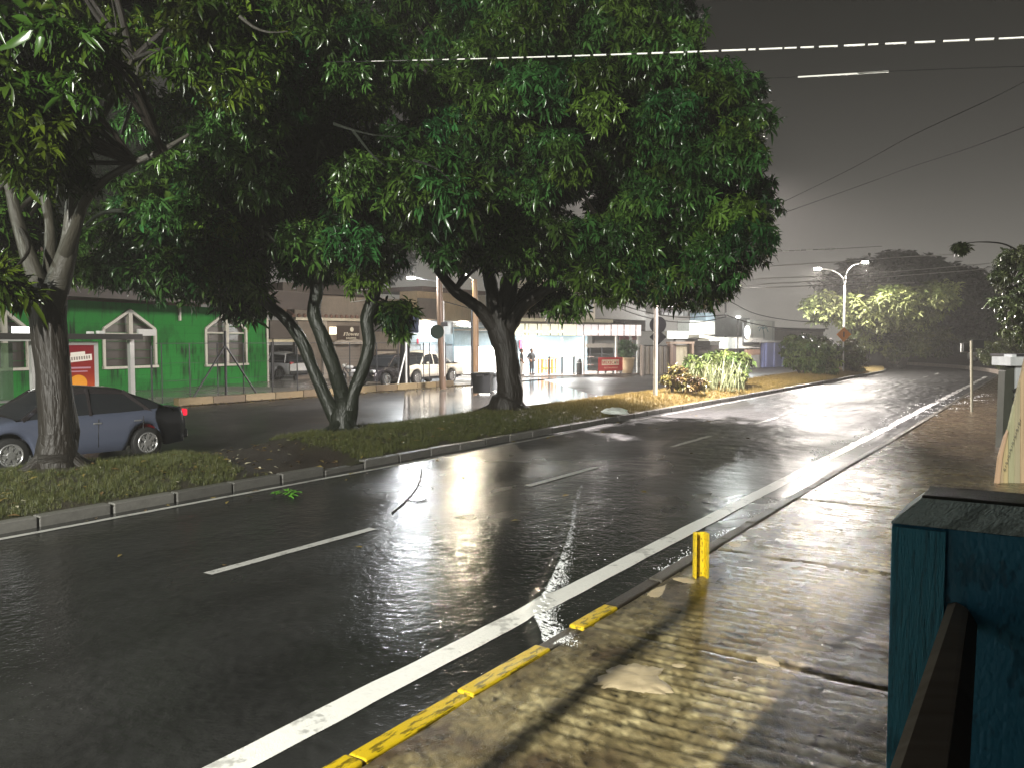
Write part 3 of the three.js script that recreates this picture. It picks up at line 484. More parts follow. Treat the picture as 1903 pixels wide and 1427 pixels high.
  tree('leafy tree at the right edge hanging over the white gatehouse wall', b, [
    { p: [b.clone(), P(1985, 720, d), P(1960, 640, d), P(1930, 560, d), P(1905, 480, d)], r: [0.3, 0.24, 0.2, 0.14, 0.06], root: true }, { p: [P(1960, 640, d), P(1900, 610, d), P(1870, 580, d)], r: [0.12, 0.07, 0.03] }, { p: [P(1930, 560, d), P(1900, 540, d), P(1885, 530, d)], r: [0.08, 0.04, 0.015] }],
  [ell(1893, 495, d, 30, 40, 1), ell(1905, 595, d, 28, 44, 1), ell(1862, 520, d - 1, 14, 9, 0.3, 0.6), ell(1882, 550, d, 20, 20, 0.5, 0.8), ell(1788, 456, d - 3, 3, 4, 0.05, 0.28), ell(1955, 520, d, 60, 100, 2)], { c0: [0.04, 0.06, 0.025], c1: [0.07, 0.085, 0.035], seed: 91, gap: 0.72, clump: 0.32, per: 13, geo: SMALL, size: 1.25, twigs: 40, reach: 1.3, bare: [[P(1915, 480, d), P(1870, 455, d - 1), P(1825, 450, d - 2), P(1789, 453, d - 3)]] });
  // dark trees behind the green and brown buildings
  for (const [u, v, dd, ru, rv, sd, lab] of [[40, 420, 62, 190, 200, 121, 'dark tree rising behind the left half of the green building'], [330, 380, 66, 170, 190, 123, 'dark tree rising behind the right half of the green building'], [610, 400, 72, 170, 170, 125, 'dark tree rising behind the brown building']]) {
    const bb = P(u, 700, dd).setY(0.05); tree(lab, bb, [{ p: [bb.clone(), P(u + 4, 640, dd), P(u, 560, dd)], r: [0.5, 0.4, 0.32], root: true }, { p: [P(u, 570, dd), P(u - 50, 480, dd), P(u - 90, 400, dd)], r: [0.3, 0.2, 0.1] }, { p: [P(u, 570, dd), P(u + 50, 470, dd), P(u + 80, 380, dd)], r: [0.3, 0.2, 0.1] }], [ell(u, v, dd, ru, rv * 0.72, 4.5), ell(u - 60, v - 110, dd, ru * 0.7, rv * 0.5, 4), ell(u + 70, v - 90, dd, ru * 0.7, rv * 0.55, 4)], { c0: [0.012, 0.03, 0.012], c1: [0.02, 0.04, 0.012], seed: sd, gap: 1.9, clump: 1.5, per: 34, geo: FAR, size: 1.5, twigs: 20, reach: 9, mat: leafMatDull });
  }
  // bushes at the far right kerb
  b = P(1876, 688, 52).setY(0.1); d = 52;
  shrub('bush with pale blossoms beside the far right kerb, behind the street-name post', 'shrub', b, [ell(1876, 655, d, 40, 22, 1.2), ell(1850, 650, d + 3, 20, 16, 1)], { seed: 93, gap: 0.55, clump: 0.4, per: 18, size: 1.5, c0: [0.08, 0.11, 0.04], c1: [0.15, 0.17, 0.06] }, [{ p: [b.clone(), P(1877, 672, d), P(1878, 655, d)], r: [0.1, 0.08, 0.05] }]);
}
{ // grass on the median, and fallen leaves
  const r = rng(101), blades = []; for (let i = 0; i < 9; i++) { const g = leafGeo(0.05 + 0.05 * r(), 0.008, 0.3 * r(), 1); g.rotateX(-Math.PI / 2 + 0.9 * (r() - 0.3)); g.rotateY(r() * 6.28); g.translate((r() - 0.5) * 0.07, 0, (r() - 0.5) * 0.07); blades.push(g.toNonIndexed()); }
  const g = mergeGeometries(blades), list = [], d = new THREE.Object3D();
  for (let i = 0; i < 90000; i++) {
    const s = 2 + 62 * Math.pow(r(), 1.7), z = -s, x = lerp(-11.0, medianW(z) + 0.05, r()), n = fbm(x * 1.7, z * 1.7, 2.1) + 0.9 * fbm(x * 7, z * 7, 5.1);
    if (n + soil(x, z) * 1.5 > 0.06 + 0.3 * r()) continue; if ([TREE1, TREE2, TREE3].some((t) => Math.hypot(t.x - x, t.z - z) < 0.6)) continue;
    d.position.set(x, medianY(x, z) - 0.005, z); d.rotation.set(0, r() * 6.28, 0); const q = (0.45 + 0.6 * r() + 0.8 * r() * r() + 0.8 * Math.max(0, fbm(x * 2.3, z * 2.3, 4.4))) * (1 + s / 50); d.scale.set(q * 1.1, q * 0.8, q * 1.1); d.updateMatrix();
    const dry = smooth(18, 28, s) * 0.85 + 0.15 * r(), t = 0.7 + 0.6 * r(); list.push([d.matrix.clone(), new THREE.Color().setRGB(lerp(0.045, 0.24, dry) * t, lerp(0.060, 0.17, dry) * t, lerp(0.012, 0.045, dry) * t)]);
  }
  const im = new THREE.InstancedMesh(g, mat([1, 1, 1], 0.45), list.length); list.forEach(([m, c], i) => { im.setMatrixAt(i, m); im.setColorAt(i, c); }); im.name = 'grass'; im.userData.kind = 'stuff'; tag(im, 'short wet grass on the median, yellowing towards the far end', 'grass'); scene.add(im);
  const lg = leafGeo(0.13, 0.05, 0.15, 2), ll = [];
  for (let i = 0; i < 1500; i++) { const s = 3 + 55 * Math.pow(r(), 1.5), z = -s, x = lerp(-11.0, medianW(z), r()); ll.push([x, medianY(x, z) + 0.03, z, r()]); }
  for (let i = 0; i < 900; i++) { const z = -(14 + 24 * r()), q = r() + r() - 1; ll.push([-25.9 + 0.9 * q, 0.04 + 0.05 * r(), z, r() * 0.6]); }
  for (let i = 0; i < 70; i++) { const z = -(4 + 22 * r()), x = -10.6 + 5.5 * Math.pow(r(), 3); ll.push([x, roadY(x, z) + 0.008, z, 0.2 + 0.6 * r()]); }
  const lm = new THREE.InstancedMesh(lg, mat([1, 1, 1], 0.3), ll.length);
  ll.forEach(([x, y, z, q], i) => { d.position.set(x, y, z); d.rotation.set((r() - 0.5) * 0.7, r() * 6.28, (r() - 0.5) * 0.7); d.scale.setScalar(0.7 + 0.6 * r()); d.updateMatrix(); lm.setMatrixAt(i, d.matrix); lm.setColorAt(i, new THREE.Color().setRGB(...(q > 0.8 ? [0.45, 0.42, 0.3] : q > 0.4 ? [0.2, 0.15, 0.04] : [0.12, 0.075, 0.03]))); });
  lm.name = 'fallen_leaves'; lm.userData.kind = 'stuff'; tag(lm, 'fallen leaves scattered over the median, the far kerb and the road', 'leaves'); scene.add(lm);
}

// ---------- buildings across the road ----------
const wallTex = rep(T.grime, 0.35, 0.35);
const paintM = (c, rough = 0.55) => mat(c, rough, { map: wallTex, bump: rep(T.grit, 0.8, 0.8), bumpScale: 0.003 });
{ // long green building
  const A = G(294, 724), B = G(493, 710), f = new Facade(A, B);
  const t = thing('green_building', 'long low green building with brown roof edge and white pointed-arch windows, behind the bus shelter', 'building', A);
  const gp = { map: rep(T.streak, 0.22, 0.22), specularIntensity: 0.35 }, g = mat([0.008, 0.175, 0.020], 0.7, gp), dark = mat([0.055, 0.045, 0.04], 0.25), trim = paintM([0.62, 0.58, 0.50], 0.45);
  const yT = 4.15, a0 = f.at(-330, 700)[0], a1 = f.at(495, 640)[0];
  // the wall stands between its window openings
  const wins = [[191, 287, 577, 680], [381, 456, 580, 676], [-40, 50, 577, 684]].map(([u0, u1, v0, v1]) => { const p = f.at(u0, 640), q = f.at(u1, 640), m = f.at((u0 + u1) / 2, v1), top = f.at((u0 + u1) / 2, v0); return { a: Math.min(p[0], q[0]), b: Math.max(p[0], q[0]), y0: m[1], y1: top[1], ys: f.at((u0 + u1) / 2, 612)[1] }; }).sort((p, q) => p.a - q.a);
  const sh = new THREE.Shape(), m4 = f.matrix(-0.25), sx = f.s;
  sh.moveTo(a0 * sx, -0.1); sh.lineTo(a1 * sx, -0.1); sh.lineTo(a1 * sx, yT); sh.lineTo(a0 * sx, yT); sh.closePath();
  for (const w of wins) { const h = new THREE.Path(), c = (w.a + w.b) / 2; h.moveTo(w.a * sx, w.y0); h.lineTo(w.b * sx, w.y0); h.lineTo(w.b * sx, w.ys); h.lineTo(c * sx, w.y1); h.lineTo(w.a * sx, w.ys); h.closePath(); sh.holes.push(h); }
  part('wall', new THREE.ExtrudeGeometry(sh, { depth: 0.25, bevelEnabled: false }).applyMatrix4(m4), g, t);
  part('back_wall', f.box(a0, 0, a1, yT, -5, 0.2), g, t);
  for (let k = 0; k < 8; k++) part('wall_board', f.box(a0, 0.35 + k * 0.4, a1, 0.37 + k * 0.4, 0.008, 0.008), mat([0.006, 0.13, 0.015], 0.7, gp), t);
  part('end_post', f.box(a1, 0, a1 + 0.16, yT, 0.03, 0.3), trim, t);
  const rf = part('roof', [f.box(a0, yT, a1 + 0.6, yT + 0.95, 2.6, 0.2), f.box(a0, yT + 0.75, a1 + 0.6, yT + 0.95, 2.39, 8)], paintM([0.040, 0.022, 0.016], 0.6), t);
  part('fascia_trim', f.box(a0, yT + 0.952, a1 + 0.62, yT + 0.98, 2.62, 0.2), paintM([0.08, 0.06, 0.05], 0.6), rf);
  part('downpipe', f.box(f.at(331, 580)[0] - 0.06, yT - 0.75, f.at(331, 580)[0] + 0.06, yT - 0.002, 0.12, 0.1), trim, t);
  for (const w of wins) {
    const c = (w.a + w.b) / 2, W = part('window', f.box(w.a + 0.01, w.y0 + 0.01, w.b - 0.01, w.y1 - 0.1, -0.2, 0.03), dark, t);
    const at = (a, y) => f.world(a, y, 0.02), sq = (p, q, s = 0.13) => rod(p, q, s, s);
    part('frame', [sq(at(w.a, w.y0), at(w.a, w.ys)), sq(at(w.b, w.y0), at(w.b, w.ys)), sq(at(w.a, w.ys), at(c, w.y1)), sq(at(c, w.y1), at(w.b, w.ys)), sq(at(c, w.y0), at(c, w.y1), 0.19)], trim, W);
    part('sill', f.box(w.a - 0.1, w.y0 - 0.12, w.b + 0.1, w.y0 - 0.005, 0.14, 0.3), trim, W);
    part('glazing_bar', [f.box(w.a + 0.08, w.ys - 0.25, c - 0.11, w.ys - 0.17, -0.05, 0.05), f.box(c + 0.11, w.ys - 0.25, w.b - 0.08, w.ys - 0.17, -0.05, 0.05)], trim, W);
  }
  // lawn strip at its foot, pale wall behind
  const u = thing('upper_house', 'pinkish upper house wall with lit eaves strip seen through leaves over the green building', 'building', f.world(f.at(250, 520)[0], 0, -8));
  const uw = part('wall', f.box(f.at(-200, 520, -8)[0], 4, f.at(372, 520, -8)[0], 7.3, -8, 4), paintM([0.14, 0.085, 0.07], 0.6), u);
  part('eaves', f.box(f.at(-200, 520, -8)[0], 7.3, f.at(372, 520, -8)[0], 7.55, -7.4, 5), paintM([0.2, 0.18, 0.16], 0.5), u);
}
{ // brown house with a scripted sign and a metal garage door
  const A = G(500, 708), B = G(700, 701), f = new Facade(A, B), y = (u, v) => f.at(u, v)[1], a = (u) => f.at(u, 640)[0];
  const t = thing('brown_building', 'brown two-level building with grey garage door under a scripted sign, behind the three-stemmed tree', 'building', A);
  const w = paintM([0.24, 0.19, 0.15], 0.55), pale = paintM([0.50, 0.43, 0.36], 0.5), dk = paintM([0.06, 0.04, 0.032], 0.5);
  const aE = a(548), aL = a(500), aR = a(757);
  parts('wall', [f.box(a(548), 0, a(622), 5.2, 0, 0.3), f.box(a(622), y(650, 640), a(672), 5.2, 0, 0.3), f.box(a(672), 0, aR, 5.2, 0, 0.3)], w, t);
  part('garage_door', f.box(a(622), 0, a(672), y(650, 640), -0.18, 0.08), mat([0.26, 0.22, 0.19], 0.45, { metal: 0.2 }), t);
  for (let k = 0; k < 7; k++) part('door_slat', f.box(a(623), 0.25 + k * 0.38, a(671), 0.29 + k * 0.38, -0.165, 0.014), mat([0.2, 0.17, 0.15], 0.4), t);
  parts('door_frame', [f.box(a(618), 0, a(622), y(650, 638), 0.06, 0.2), f.box(a(672), 0, a(675), y(650, 638), 0.06, 0.2)], pale, t);
  part('canopy', [f.poly([[620, 640], [676, 640], [672, 633], [660, 630], [648, 634], [636, 632], [622, 635]], 0.55, 0.5)], pale, t);
  part('lintel_band', f.box(a(545), y(620, 597), a(760), y(620, 592), 0.35, 0.5), paintM([0.72, 0.64, 0.5], 0.45), t);
  part('upper_wall', f.box(a(535), y(620, 592), a(700), y(620, 548), -0.6, 0.3), paintM([0.2, 0.135, 0.10], 0.55), t);
  part('roof', f.box(a(525), y(620, 548), a(705), y(620, 530), 0.1, 5), dk, t);
  part('tile_row', Array.from({ length: 16 }, (_, i) => { const p = f.world(lerp(a(545), a(690), i / 15), y(620, 589), 0.1); return bar(p, p.clone().addScaledVector(f.n, -1.2).setY(p.y + 0.5), 0.11, 0.11, 8); }), paintM([0.28, 0.16, 0.12], 0.5), t);
  const sg = part('sign_board', f.rect(627, 606, 668, 634, 0.10, 0.08), mat([0.085, 0.06, 0.045], 0.4), t);
  const txt = canvasTex(256, 176, (c, w2, h2) => { c.fillStyle = '#3d2c22'; c.fillRect(0, 0, w2, h2); c.fillStyle = '#efe6d2'; c.beginPath(); c.ellipse(168, 40, 22, 30, 0, 0, 7); c.fill(); c.font = 'italic bold 56px serif'; c.fillText('Flower', 60, 118); c.font = 'bold 34px sans-serif'; c.fillText('STUDIO', 96, 162); });
  const lm = mat([1, 1, 1], 0.4, { map: txt }); { const g = f.box(0, 0, 1, 1, 0, 0.004), [x0, y0] = f.at(628, 633, 0.112), [x1, y1] = f.at(667, 607, 0.112); const pg = new THREE.PlaneGeometry(Math.abs(x1 - x0), y1 - y0); pg.translate((x0 + x1) / 2 * f.s, (y0 + y1) / 2, 0); pg.applyMatrix4(f.matrix(0.106)); part('lettering', pg, lm, sg); }
  part('wall_lamp', f.rect(614, 608, 625, 622, 0.3, 0.16), mat([0.9, 0.85, 0.7], 0.5, { em: [1, 0.85, 0.6], emi: 2.2 }), t);
  parts('pilaster', [f.box(a(596), 0, a(606), y(600, 596), 0.12, 0.12), f.box(a(676), 0, a(684), y(680, 600), 0.1, 0.1)], pale, t);
  const win = part('window', f.rect(700, 652, 738, 672, 0.02, 0.06), paintM([0.52, 0.44, 0.36], 0.4), t);
  part('frame', [f.rect(698, 650, 740, 653, 0.08, 0.1), f.rect(698, 671, 740, 674, 0.08, 0.1), f.rect(698, 650, 701, 674, 0.075, 0.1), f.rect(737, 650, 740, 674, 0.075, 0.1)], dk, win);
  part('upper_window', f.rect(690, 600, 720, 617, 0.02, 0.06), mat([0.06, 0.05, 0.05], 0.2), t);
  // carport left of it
  const cp = thing('carport', 'open carport with cream back wall and dark roof between the green and brown buildings', 'carport', f.world(aL, 0, 0));
  part('back_wall', f.box(a(500), 0, a(549), y(520, 598), -5, 0.2), paintM([0.66, 0.56, 0.36], 0.5), cp);
  part('roof', f.box(a(497), y(520, 630), a(549), y(520, 596), 0.3, 5.2), dk, cp);
  part('beam', f.box(a(497), y(520, 636), a(549), y(520, 630.5), 0.1, 0.2), paintM([0.7, 0.6, 0.4], 0.5), cp);
  part('window', f.rect(519, 648, 543, 662, -4.9, 0.06), M.glass, cp);
  for (const u of [503, 546]) part('post', f.box(a(u), 0, a(u) + 0.14, y(520, 630), 0.1, 0.14), M.darkSteel, cp);
}
{ // white and pale blue shop block with an orange-beige storey above
  const A = G(760, 698), B = G(965, 688), f = new Facade(A, B), y = (u, v) => f.at(u, v)[1], a = (u) => f.at(u, 640)[0];
  const t = thing('white_building', 'white and pale blue shop building with peach upper storey, behind the white pickup', 'building', A);
  const wh = paintM([0.66, 0.70, 0.72], 0.45), bl = paintM([0.50, 0.62, 0.66], 0.45);
  parts('wall', [f.box(a(757), 0, a(842), y(840, 597), 0, 0.3), f.box(a(842), y(870, 661), a(955), y(840, 597), 0, 0.3), f.box(a(905), 0, a(955), y(870, 661), 0, 0.3)], wh, t);
  part('wall_band', f.box(a(757), y(840, 640), a(955), y(840, 622), 0.04, 0.04), bl, t);
  part('upper_storey', f.box(a(757), y(840, 596.5), a(1000), y(840, 548), 0.9, 1.6), paintM([0.66, 0.47, 0.28], 0.5), t);
  part('upper_storey', f.box(a(757), y(840, 596.5), a(796), y(840, 560), 1.1, 0.19), paintM([0.2, 0.16, 0.14], 0.5), t, 'dark brown end of the upper storey');
  part('roof', f.box(a(757), y(840, 548), a(1000), y(840, 540), 1.4, 5), paintM([0.12, 0.06, 0.05], 0.5), t);
  part('shutter', f.box(a(842), 0, a(905), y(870, 661), -0.1, 0.06), mat([0.38, 0.33, 0.32], 0.45), t);
  for (let k = 0; k < 8; k++) part('shutter_slat', f.box(a(843), 0.1 + k * 0.2, a(904), 0.14 + k * 0.2, -0.085, 0.014), mat([0.3, 0.26, 0.26], 0.4), t);
  const win = part('window', f.rect(842, 601, 872, 619, 0.02, 0.06), mat([0.16, 0.15, 0.12], 0.15), t);
  part('frame', [f.rect(841, 600, 873, 602, 0.07, 0.1), f.rect(841, 618, 873, 620, 0.07, 0.1), f.rect(841, 600, 843, 620, 0.065, 0.1), f.rect(871, 600, 873, 620, 0.065, 0.1)], mat([0.12, 0.11, 0.10], 0.4), win);
  part('window', f.rect(842, 643, 872, 654, 0.02, 0.06), mat([0.10, 0.12, 0.12], 0.15), t);
  parts('wall_panel', [f.rect(782, 641, 800, 690, 0.03, 0.05), f.rect(806, 641, 812, 690, 0.03, 0.05)], paintM([0.72, 0.78, 0.82], 0.4), t);
  part('red_mark', f.rect(775, 630, 778, 639, 0.07, 0.03), mat([0.6, 0.04, 0.08], 0.4), t);
  part('floodlight', [f.rect(788, 598, 800, 601, 0.7, 0.3)], LAMP, t);
  for (const u of [794, 864]) { const l = new THREE.RectAreaLight(col([0.94, 0.98, 1]), 620, 0.4, 0.3); l.position.copy(f.world(a(u), y(840, 601.6), 0.55)); l.lookAt(l.position.clone().add(V(0, -1, 0)).addScaledVector(f.n, -0.32)); l.name = 'floodlight'; scene.add(l); }
  part('floodlight', [f.rect(858, 598, 870, 600.5, 0.7, 0.3)], LAMP, t);
  // the sign in the yard
  const sgn = thing('yard_sign', 'blue and white sign in a metal frame beside the brown pole', 'sign', f.world(f.at(900, 650, 3)[0], 0, 3));
  part('panel', f.rect(889, 646, 909, 656, 3.02, 0.06), mat([0.05, 0.07, 0.62], 0.4), sgn);
  part('stripe', [f.rect(888.5, 656.2, 909.5, 659.5, 3.03, 0.06), f.rect(889, 648.5, 895, 650.5, 3.035, 0.012), f.rect(889, 652, 896, 653.6, 3.035, 0.012)], M.white, sgn);
  part('frame', [f.rect(888, 636, 890, 687, 3.0, 0.06), f.rect(908, 636, 910, 687, 3.0, 0.06), f.rect(888, 635, 910, 637, 3.0, 0.06)], M.darkSteel, sgn);
  const gate = thing('slatted_gate', 'cream gate of horizontal slats behind the black bins', 'gate', f.world(f.at(905, 680, 2.4)[0], 0, 2.4));
  for (let k = 0; k < 7; k++) part('slat', f.rect(889, 665 + k * 4, 926, 667.8 + k * 4, 2.4, 0.04), paintM([0.66, 0.62, 0.5], 0.45), gate);
  parts('frame', [f.rect(906, 662, 908, 694, 2.44, 0.06), f.rect(888, 662, 890, 694, 2.44, 0.06), f.rect(925, 662, 927, 694, 2.44, 0.06)], M.steel, gate);
}
{ // the eatery with a panelled awning
  const back = new Facade(G(955, 689), G(1190, 682)), A = P(952, 699, 54).setY(0), B = P(1189, 696.5, 60).setY(0), f = new Facade(A, B);
  const y = (u, v, o = 0) => f.at(u, v, o)[1], a = (u, o = 0) => f.at(u, 650, o)[0];
  const t = thing('eatery', 'brightly lit eatery with pale blue walls under a striped cream and pink awning front', 'building', A);
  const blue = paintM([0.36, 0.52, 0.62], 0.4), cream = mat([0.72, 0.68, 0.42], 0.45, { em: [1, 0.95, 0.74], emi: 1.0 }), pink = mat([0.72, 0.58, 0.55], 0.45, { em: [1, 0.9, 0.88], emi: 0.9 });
  const D = 6.0, yF = y(1080, 624), yT = y(1080, 603);
  part('floor_slab', f.box(a(940), 0.0, a(1189), 0.12, 0.3, D + 0.4), mat([0.42, 0.36, 0.32], 0.25, { map: T.grime }), t);
  part('back_wall', f.box(a(930), 0.1, a(1189), yF + 0.6, -D, 0.2), blue, t);
  part('back_wall', f.box(a(930), 0.12, a(1028), yF - 0.75, -D + 0.05, 0.05), mat([0.85, 0.85, 0.82], 0.4, { em: [1, 0.98, 0.94], emi: 1.6 }), t, 'white lit opening at the left of the back wall');
  part('side_wall', f.rect(1046, 628, 1086, 692, -D + 2.2, 0.2), paintM([0.42, 0.56, 0.60], 0.4), t);
  part('ceiling', f.box(a(930), yF + 0.35, a(1189), yF + 0.45, 0.0, D), M.offwhite, t);
  // panels of the awning front
  const edges = [955, 975, 982, 998, 1005, 1022, 1037, 1045, 1071, 1084, 1098, 1111, 1123, 1135, 1147, 1159, 1170, 1181, 1191];
  for (let i = 0; i < edges.length - 1; i++) part('awning_panel', f.box(a(edges[i]) + 0.05, yF, a(edges[i + 1]) - 0.05, yT, 0.05 + (i % 2) * 0.03, 0.05), edges[i] < 1070 ? cream : pink, t);
  parts('awning_frame', [f.box(a(940), yF + 0.02, a(1191), yF + 0.10, -0.05, 0.1), f.box(a(940), yT - 0.12, a(1191), yT - 0.04, -0.05, 0.1)], M.darkSteel, t);
  part('roof_edge', f.box(a(930), y(1030, 599), a(1127), y(1030, 593), 0.7, 1.4), paintM([0.74, 0.70, 0.5], 0.4), t);
  part('soffit', f.box(a(930), y(1030, 603), a(1127), y(1030, 599.2), 0.5, 1.2), paintM([0.22, 0.2, 0.16], 0.5), t);
  for (const u of [1087, 1148, 1174, 1188]) part('post', f.box(a(u) - 0.07, 0.12, a(u) + 0.07, yF + 0.02, -0.08, 0.14), u === 1087 ? M.white : M.paleSteel, t);
  part('post', f.box(a(1037) - 0.08, 0.12, a(1037) + 0.08, yF, -D + 2.0, 0.15), M.white, t);
  for (let k = 0; k < 4; k++) part('window_bar', f.box(a(1095 + k * 22, -D), 0.4, a(1095 + k * 22, -D) + 0.08, yF - 0.8, -D + 0.08, 0.06), M.darkSteel, t);
  part('inner_beam', [f.box(a(1090, -2), yF - 0.85, a(1189, -2), yF - 0.55, -2, 0.2)], paintM([0.30, 0.29, 0.26], 0.5), t);
  parts('red_panel', [f.rect(1152, 626, 1172, 632, -0.2, 0.05), f.rect(1176, 626, 1186, 632, -0.2, 0.05)], paintM([0.22, 0.05, 0.05], 0.5), t);
  part('wall_sign', f.rect(966, 632, 974, 648, -D + 0.3, 0.1), mat([0.6, 0.08, 0.16], 0.4), t);
  for (const [u, o] of [[985, -2.2], [1045, -1.2], [1010, -4.2], [1110, -3.5]]) part('ceiling_light', f.box(a(u, o) - 0.7, yF + 0.25, a(u, o) + 0.7, yF + 0.33, o, 0.25), mat([0.95, 0.95, 0.95], 0.5, { em: [1, 1, 0.98], emi: 6 }), t);
  for (const [u, o, I] of [[990, -2.2, 300], [1048, -1.2, 300], [1010, -4.2, 170], [1115, -3.2, 240]]) { const l = new THREE.RectAreaLight(col([1, 0.98, 0.94]), I, 1.4, 0.5); l.position.copy(f.world(a(u, o), yF + 0.22, o - 0.12)); l.lookAt(l.position.clone().add(V(0.001, -1, 0))); l.name = 'ceiling_light'; scene.add(l); }
  // storey above
  const up = thing('upper_storey', 'cream upper storey with a barred window above the eatery awning', 'building', f.world(a(1050), 0, -3));
  part('wall', f.box(a(1006, -3), y(1050, 594, -3), a(1106, -3), y(1050, 520, -3), -3, 4), paintM([0.74, 0.66, 0.52], 0.5), up);
  part('wall', f.box(a(940, -3), y(1050, 594, -3), a(1006, -3) , y(1050, 550, -3), -3.1, 4), paintM([0.28, 0.24, 0.19], 0.5), up, 'brown left end of the storey');
  const w = part('window', f.rect(1079, 552, 1102, 580, -2.96, 0.1), mat([0.5, 0.52, 0.56], 0.2), up);
  part('frame', [f.rect(1078, 550, 1103, 552, -2.9, 0.1), f.rect(1078, 562, 1103, 564, -2.9, 0.1), f.rect(1086, 552, 1088, 580, -2.9, 0.09), f.rect(1094, 552, 1096, 580, -2.9, 0.09), f.rect(1078, 579, 1103, 581, -2.9, 0.1)], M.dark, w);
  part('wall_unit', [f.rect(1010, 578, 1020, 590, -2.5, 0.5)], M.offwhite, up); parts('vent', [f.rect(1025, 579, 1029, 591, -2.6, 0.3), f.rect(1037, 581, 1039, 591, -2.6, 0.2), f.rect(1047, 579, 1049, 591, -2.6, 0.2)], M.dark, up);
  // dark roofs to the right
  const rf = thing('dark_roof_house', 'dark corrugated roofs of the house right of the eatery under many wires', 'building', f.world(a(1180), 0, -4));
  part('roof', [f.poly([[1106, 592], [1200, 596], [1200, 575], [1160, 560], [1106, 556]], -4, 6)], mat([0.13, 0.12, 0.105], 0.45, { map: T.grime }), rf);
  part('roof_edge', [f.rect(1105, 556, 1180, 560, -3.8, 0.2)], mat([0.22, 0.21, 0.19], 0.45), rf);
  part('wall', [f.rect(1105, 560, 1185, 640, -9, 0.3)], mat([0.10, 0.09, 0.08], 0.6), rf);
  // furniture in front
  const rails = thing('queue_rail', 'dark rail on thin posts along the front of the eatery', 'railing', f.world(a(1030), 0.12, -0.6));
  for (const u of [1029, 1053, 1075]) part('post', bar(f.world(a(u), 0.1, -0.5), f.world(a(u), 1.35, -0.5), 0.06, 0.06, 8), M.darkSteel, rails);
  part('rail', [bar(f.world(a(1029), 1.3, -0.5), f.world(a(1112), 1.3, -0.5), 0.045, 0.045, 6), bar(f.world(a(1087), 0.75, -0.5), f.world(a(1112), 0.75, -0.5), 0.03, 0.03, 6)], M.paleSteel, rails);
  for (const [u, o, lab] of [[1013, -2.4, 'orange bar table with stools, nearest the white opening'], [1021, -3.6, 'orange bar table half hidden behind the first one']]) {
    const p = f.world(a(u, o), 0.12, o), tb = thing('bar_table', lab + ' in the eatery', 'table', p);
    part('table_top', rbx(1.0, 0.06, 0.6, p.x, p.y + 1.0, p.z, 0.02), mat([0.62, 0.26, 0.03], 0.4), tb);
    for (const [i, j] of [[-1, -1], [1, -1], [-1, 1], [1, 1]]) part('leg', bx(0.07, 0.98, 0.07, p.x + 0.4 * i, p.y + 0.48, p.z + 0.22 * j), mat([0.5, 0.2, 0.03], 0.4), tb);
    parts('foot_rail', [bx(0.8, 0.05, 0.04, p.x, p.y + 0.35, p.z + 0.22), bx(0.8, 0.05, 0.04, p.x, p.y + 0.35, p.z - 0.22)], mat([0.5, 0.2, 0.03], 0.4), tb);
  }
  const bn = thing('banner', 'red banner with cream lettering on short legs in front of the eatery', 'banner', f.world(a(1133), 0.12, 0.3));
  const bt = canvasTex(384, 192, (c, w2, h2) => { c.fillStyle = '#c8201c'; c.fillRect(0, 0, w2, h2); c.fillStyle = '#f6e7c4'; c.fillRect(60, 34, 262, 76); c.fillStyle = '#c8201c'; c.font = 'bold 62px sans-serif'; c.textAlign = 'center'; c.fillText('MEXICAN', 191, 95, 250); c.fillStyle = '#1d7a36'; c.beginPath(); c.moveTo(262, 60); c.lineTo(276, 90); c.lineTo(248, 90); c.fill(); c.fillStyle = '#f3b79c'; c.font = 'bold 34px sans-serif'; c.fillText('RESTAURANT', 200, 160, 210); });
  { const [x0, y0] = f.at(1110, 690, 0.3), [x1, y1] = f.at(1157, 664, 0.3), w2 = Math.abs(x1 - x0), h2 = y1 - y0, pg = new THREE.PlaneGeometry(w2, h2, 12, 1), q = pg.attributes.position; for (let i = 0; i < q.count; i++) q.setZ(i, 0.03 * Math.sin(q.getX(i) * 4)); pg.computeVertexNormals(); pg.translate((x0 + x1) / 2 * f.s, (y0 + y1) / 2, 0); pg.applyMatrix4(f.matrix(0.36)); part('cloth', pg, mat([1, 1, 1], 0.6, { map: bt, side: true }), bn); 
    part('frame', [f.box(x0, y0, x1, y0 + 0.05, 0.28, 0.05), f.box(x0, y1 - 0.05, x1, y1, 0.28, 0.05)], M.darkSteel, bn); for (const k of [0.05, 0.35, 0.65, 0.95]) part('leg', f.box(lerp(x0, x1, k) - 0.04, 0.05, lerp(x0, x1, k) + 0.04, y0 + 0.04, 0.27, 0.06), M.darkSteel, bn); }
  { const b = f.world(a(1164), 0.12, 0.15), pl = thing('potted_plant', 'green bushy plant in a tall tapering cream pot right of the red banner', 'plant', b);
    part('pot', new THREE.LatheGeometry([[0.0, 0], [0.34, 0], [0.42, 0.5], [0.5, 1.0], [0.54, 1.02], [0.54, 1.1], [0.46, 1.1], [0.44, 1.0], [0, 0.98]].map(([x, q]) => new THREE.Vector2(x, q)), 20).translate(b.x, b.y, b.z), paintM([0.66, 0.5, 0.3], 0.5), pl);
    crown('leaves', [{ c: b.clone().add(V(0, 1.75, 0)), r: V(0.55, 0.6, 0.5) }], { seed: 111, gap: 0.36, clump: 0.22, per: 14, geo: SMALL, size: 1.5, c0: [0.03, 0.11, 0.04], c1: [0.09, 0.17, 0.06] }, pl);
    part('stem', bar(b.clone().setY(1.0), b.clone().setY(1.7), 0.04, 0.03), M.bark, pl); }
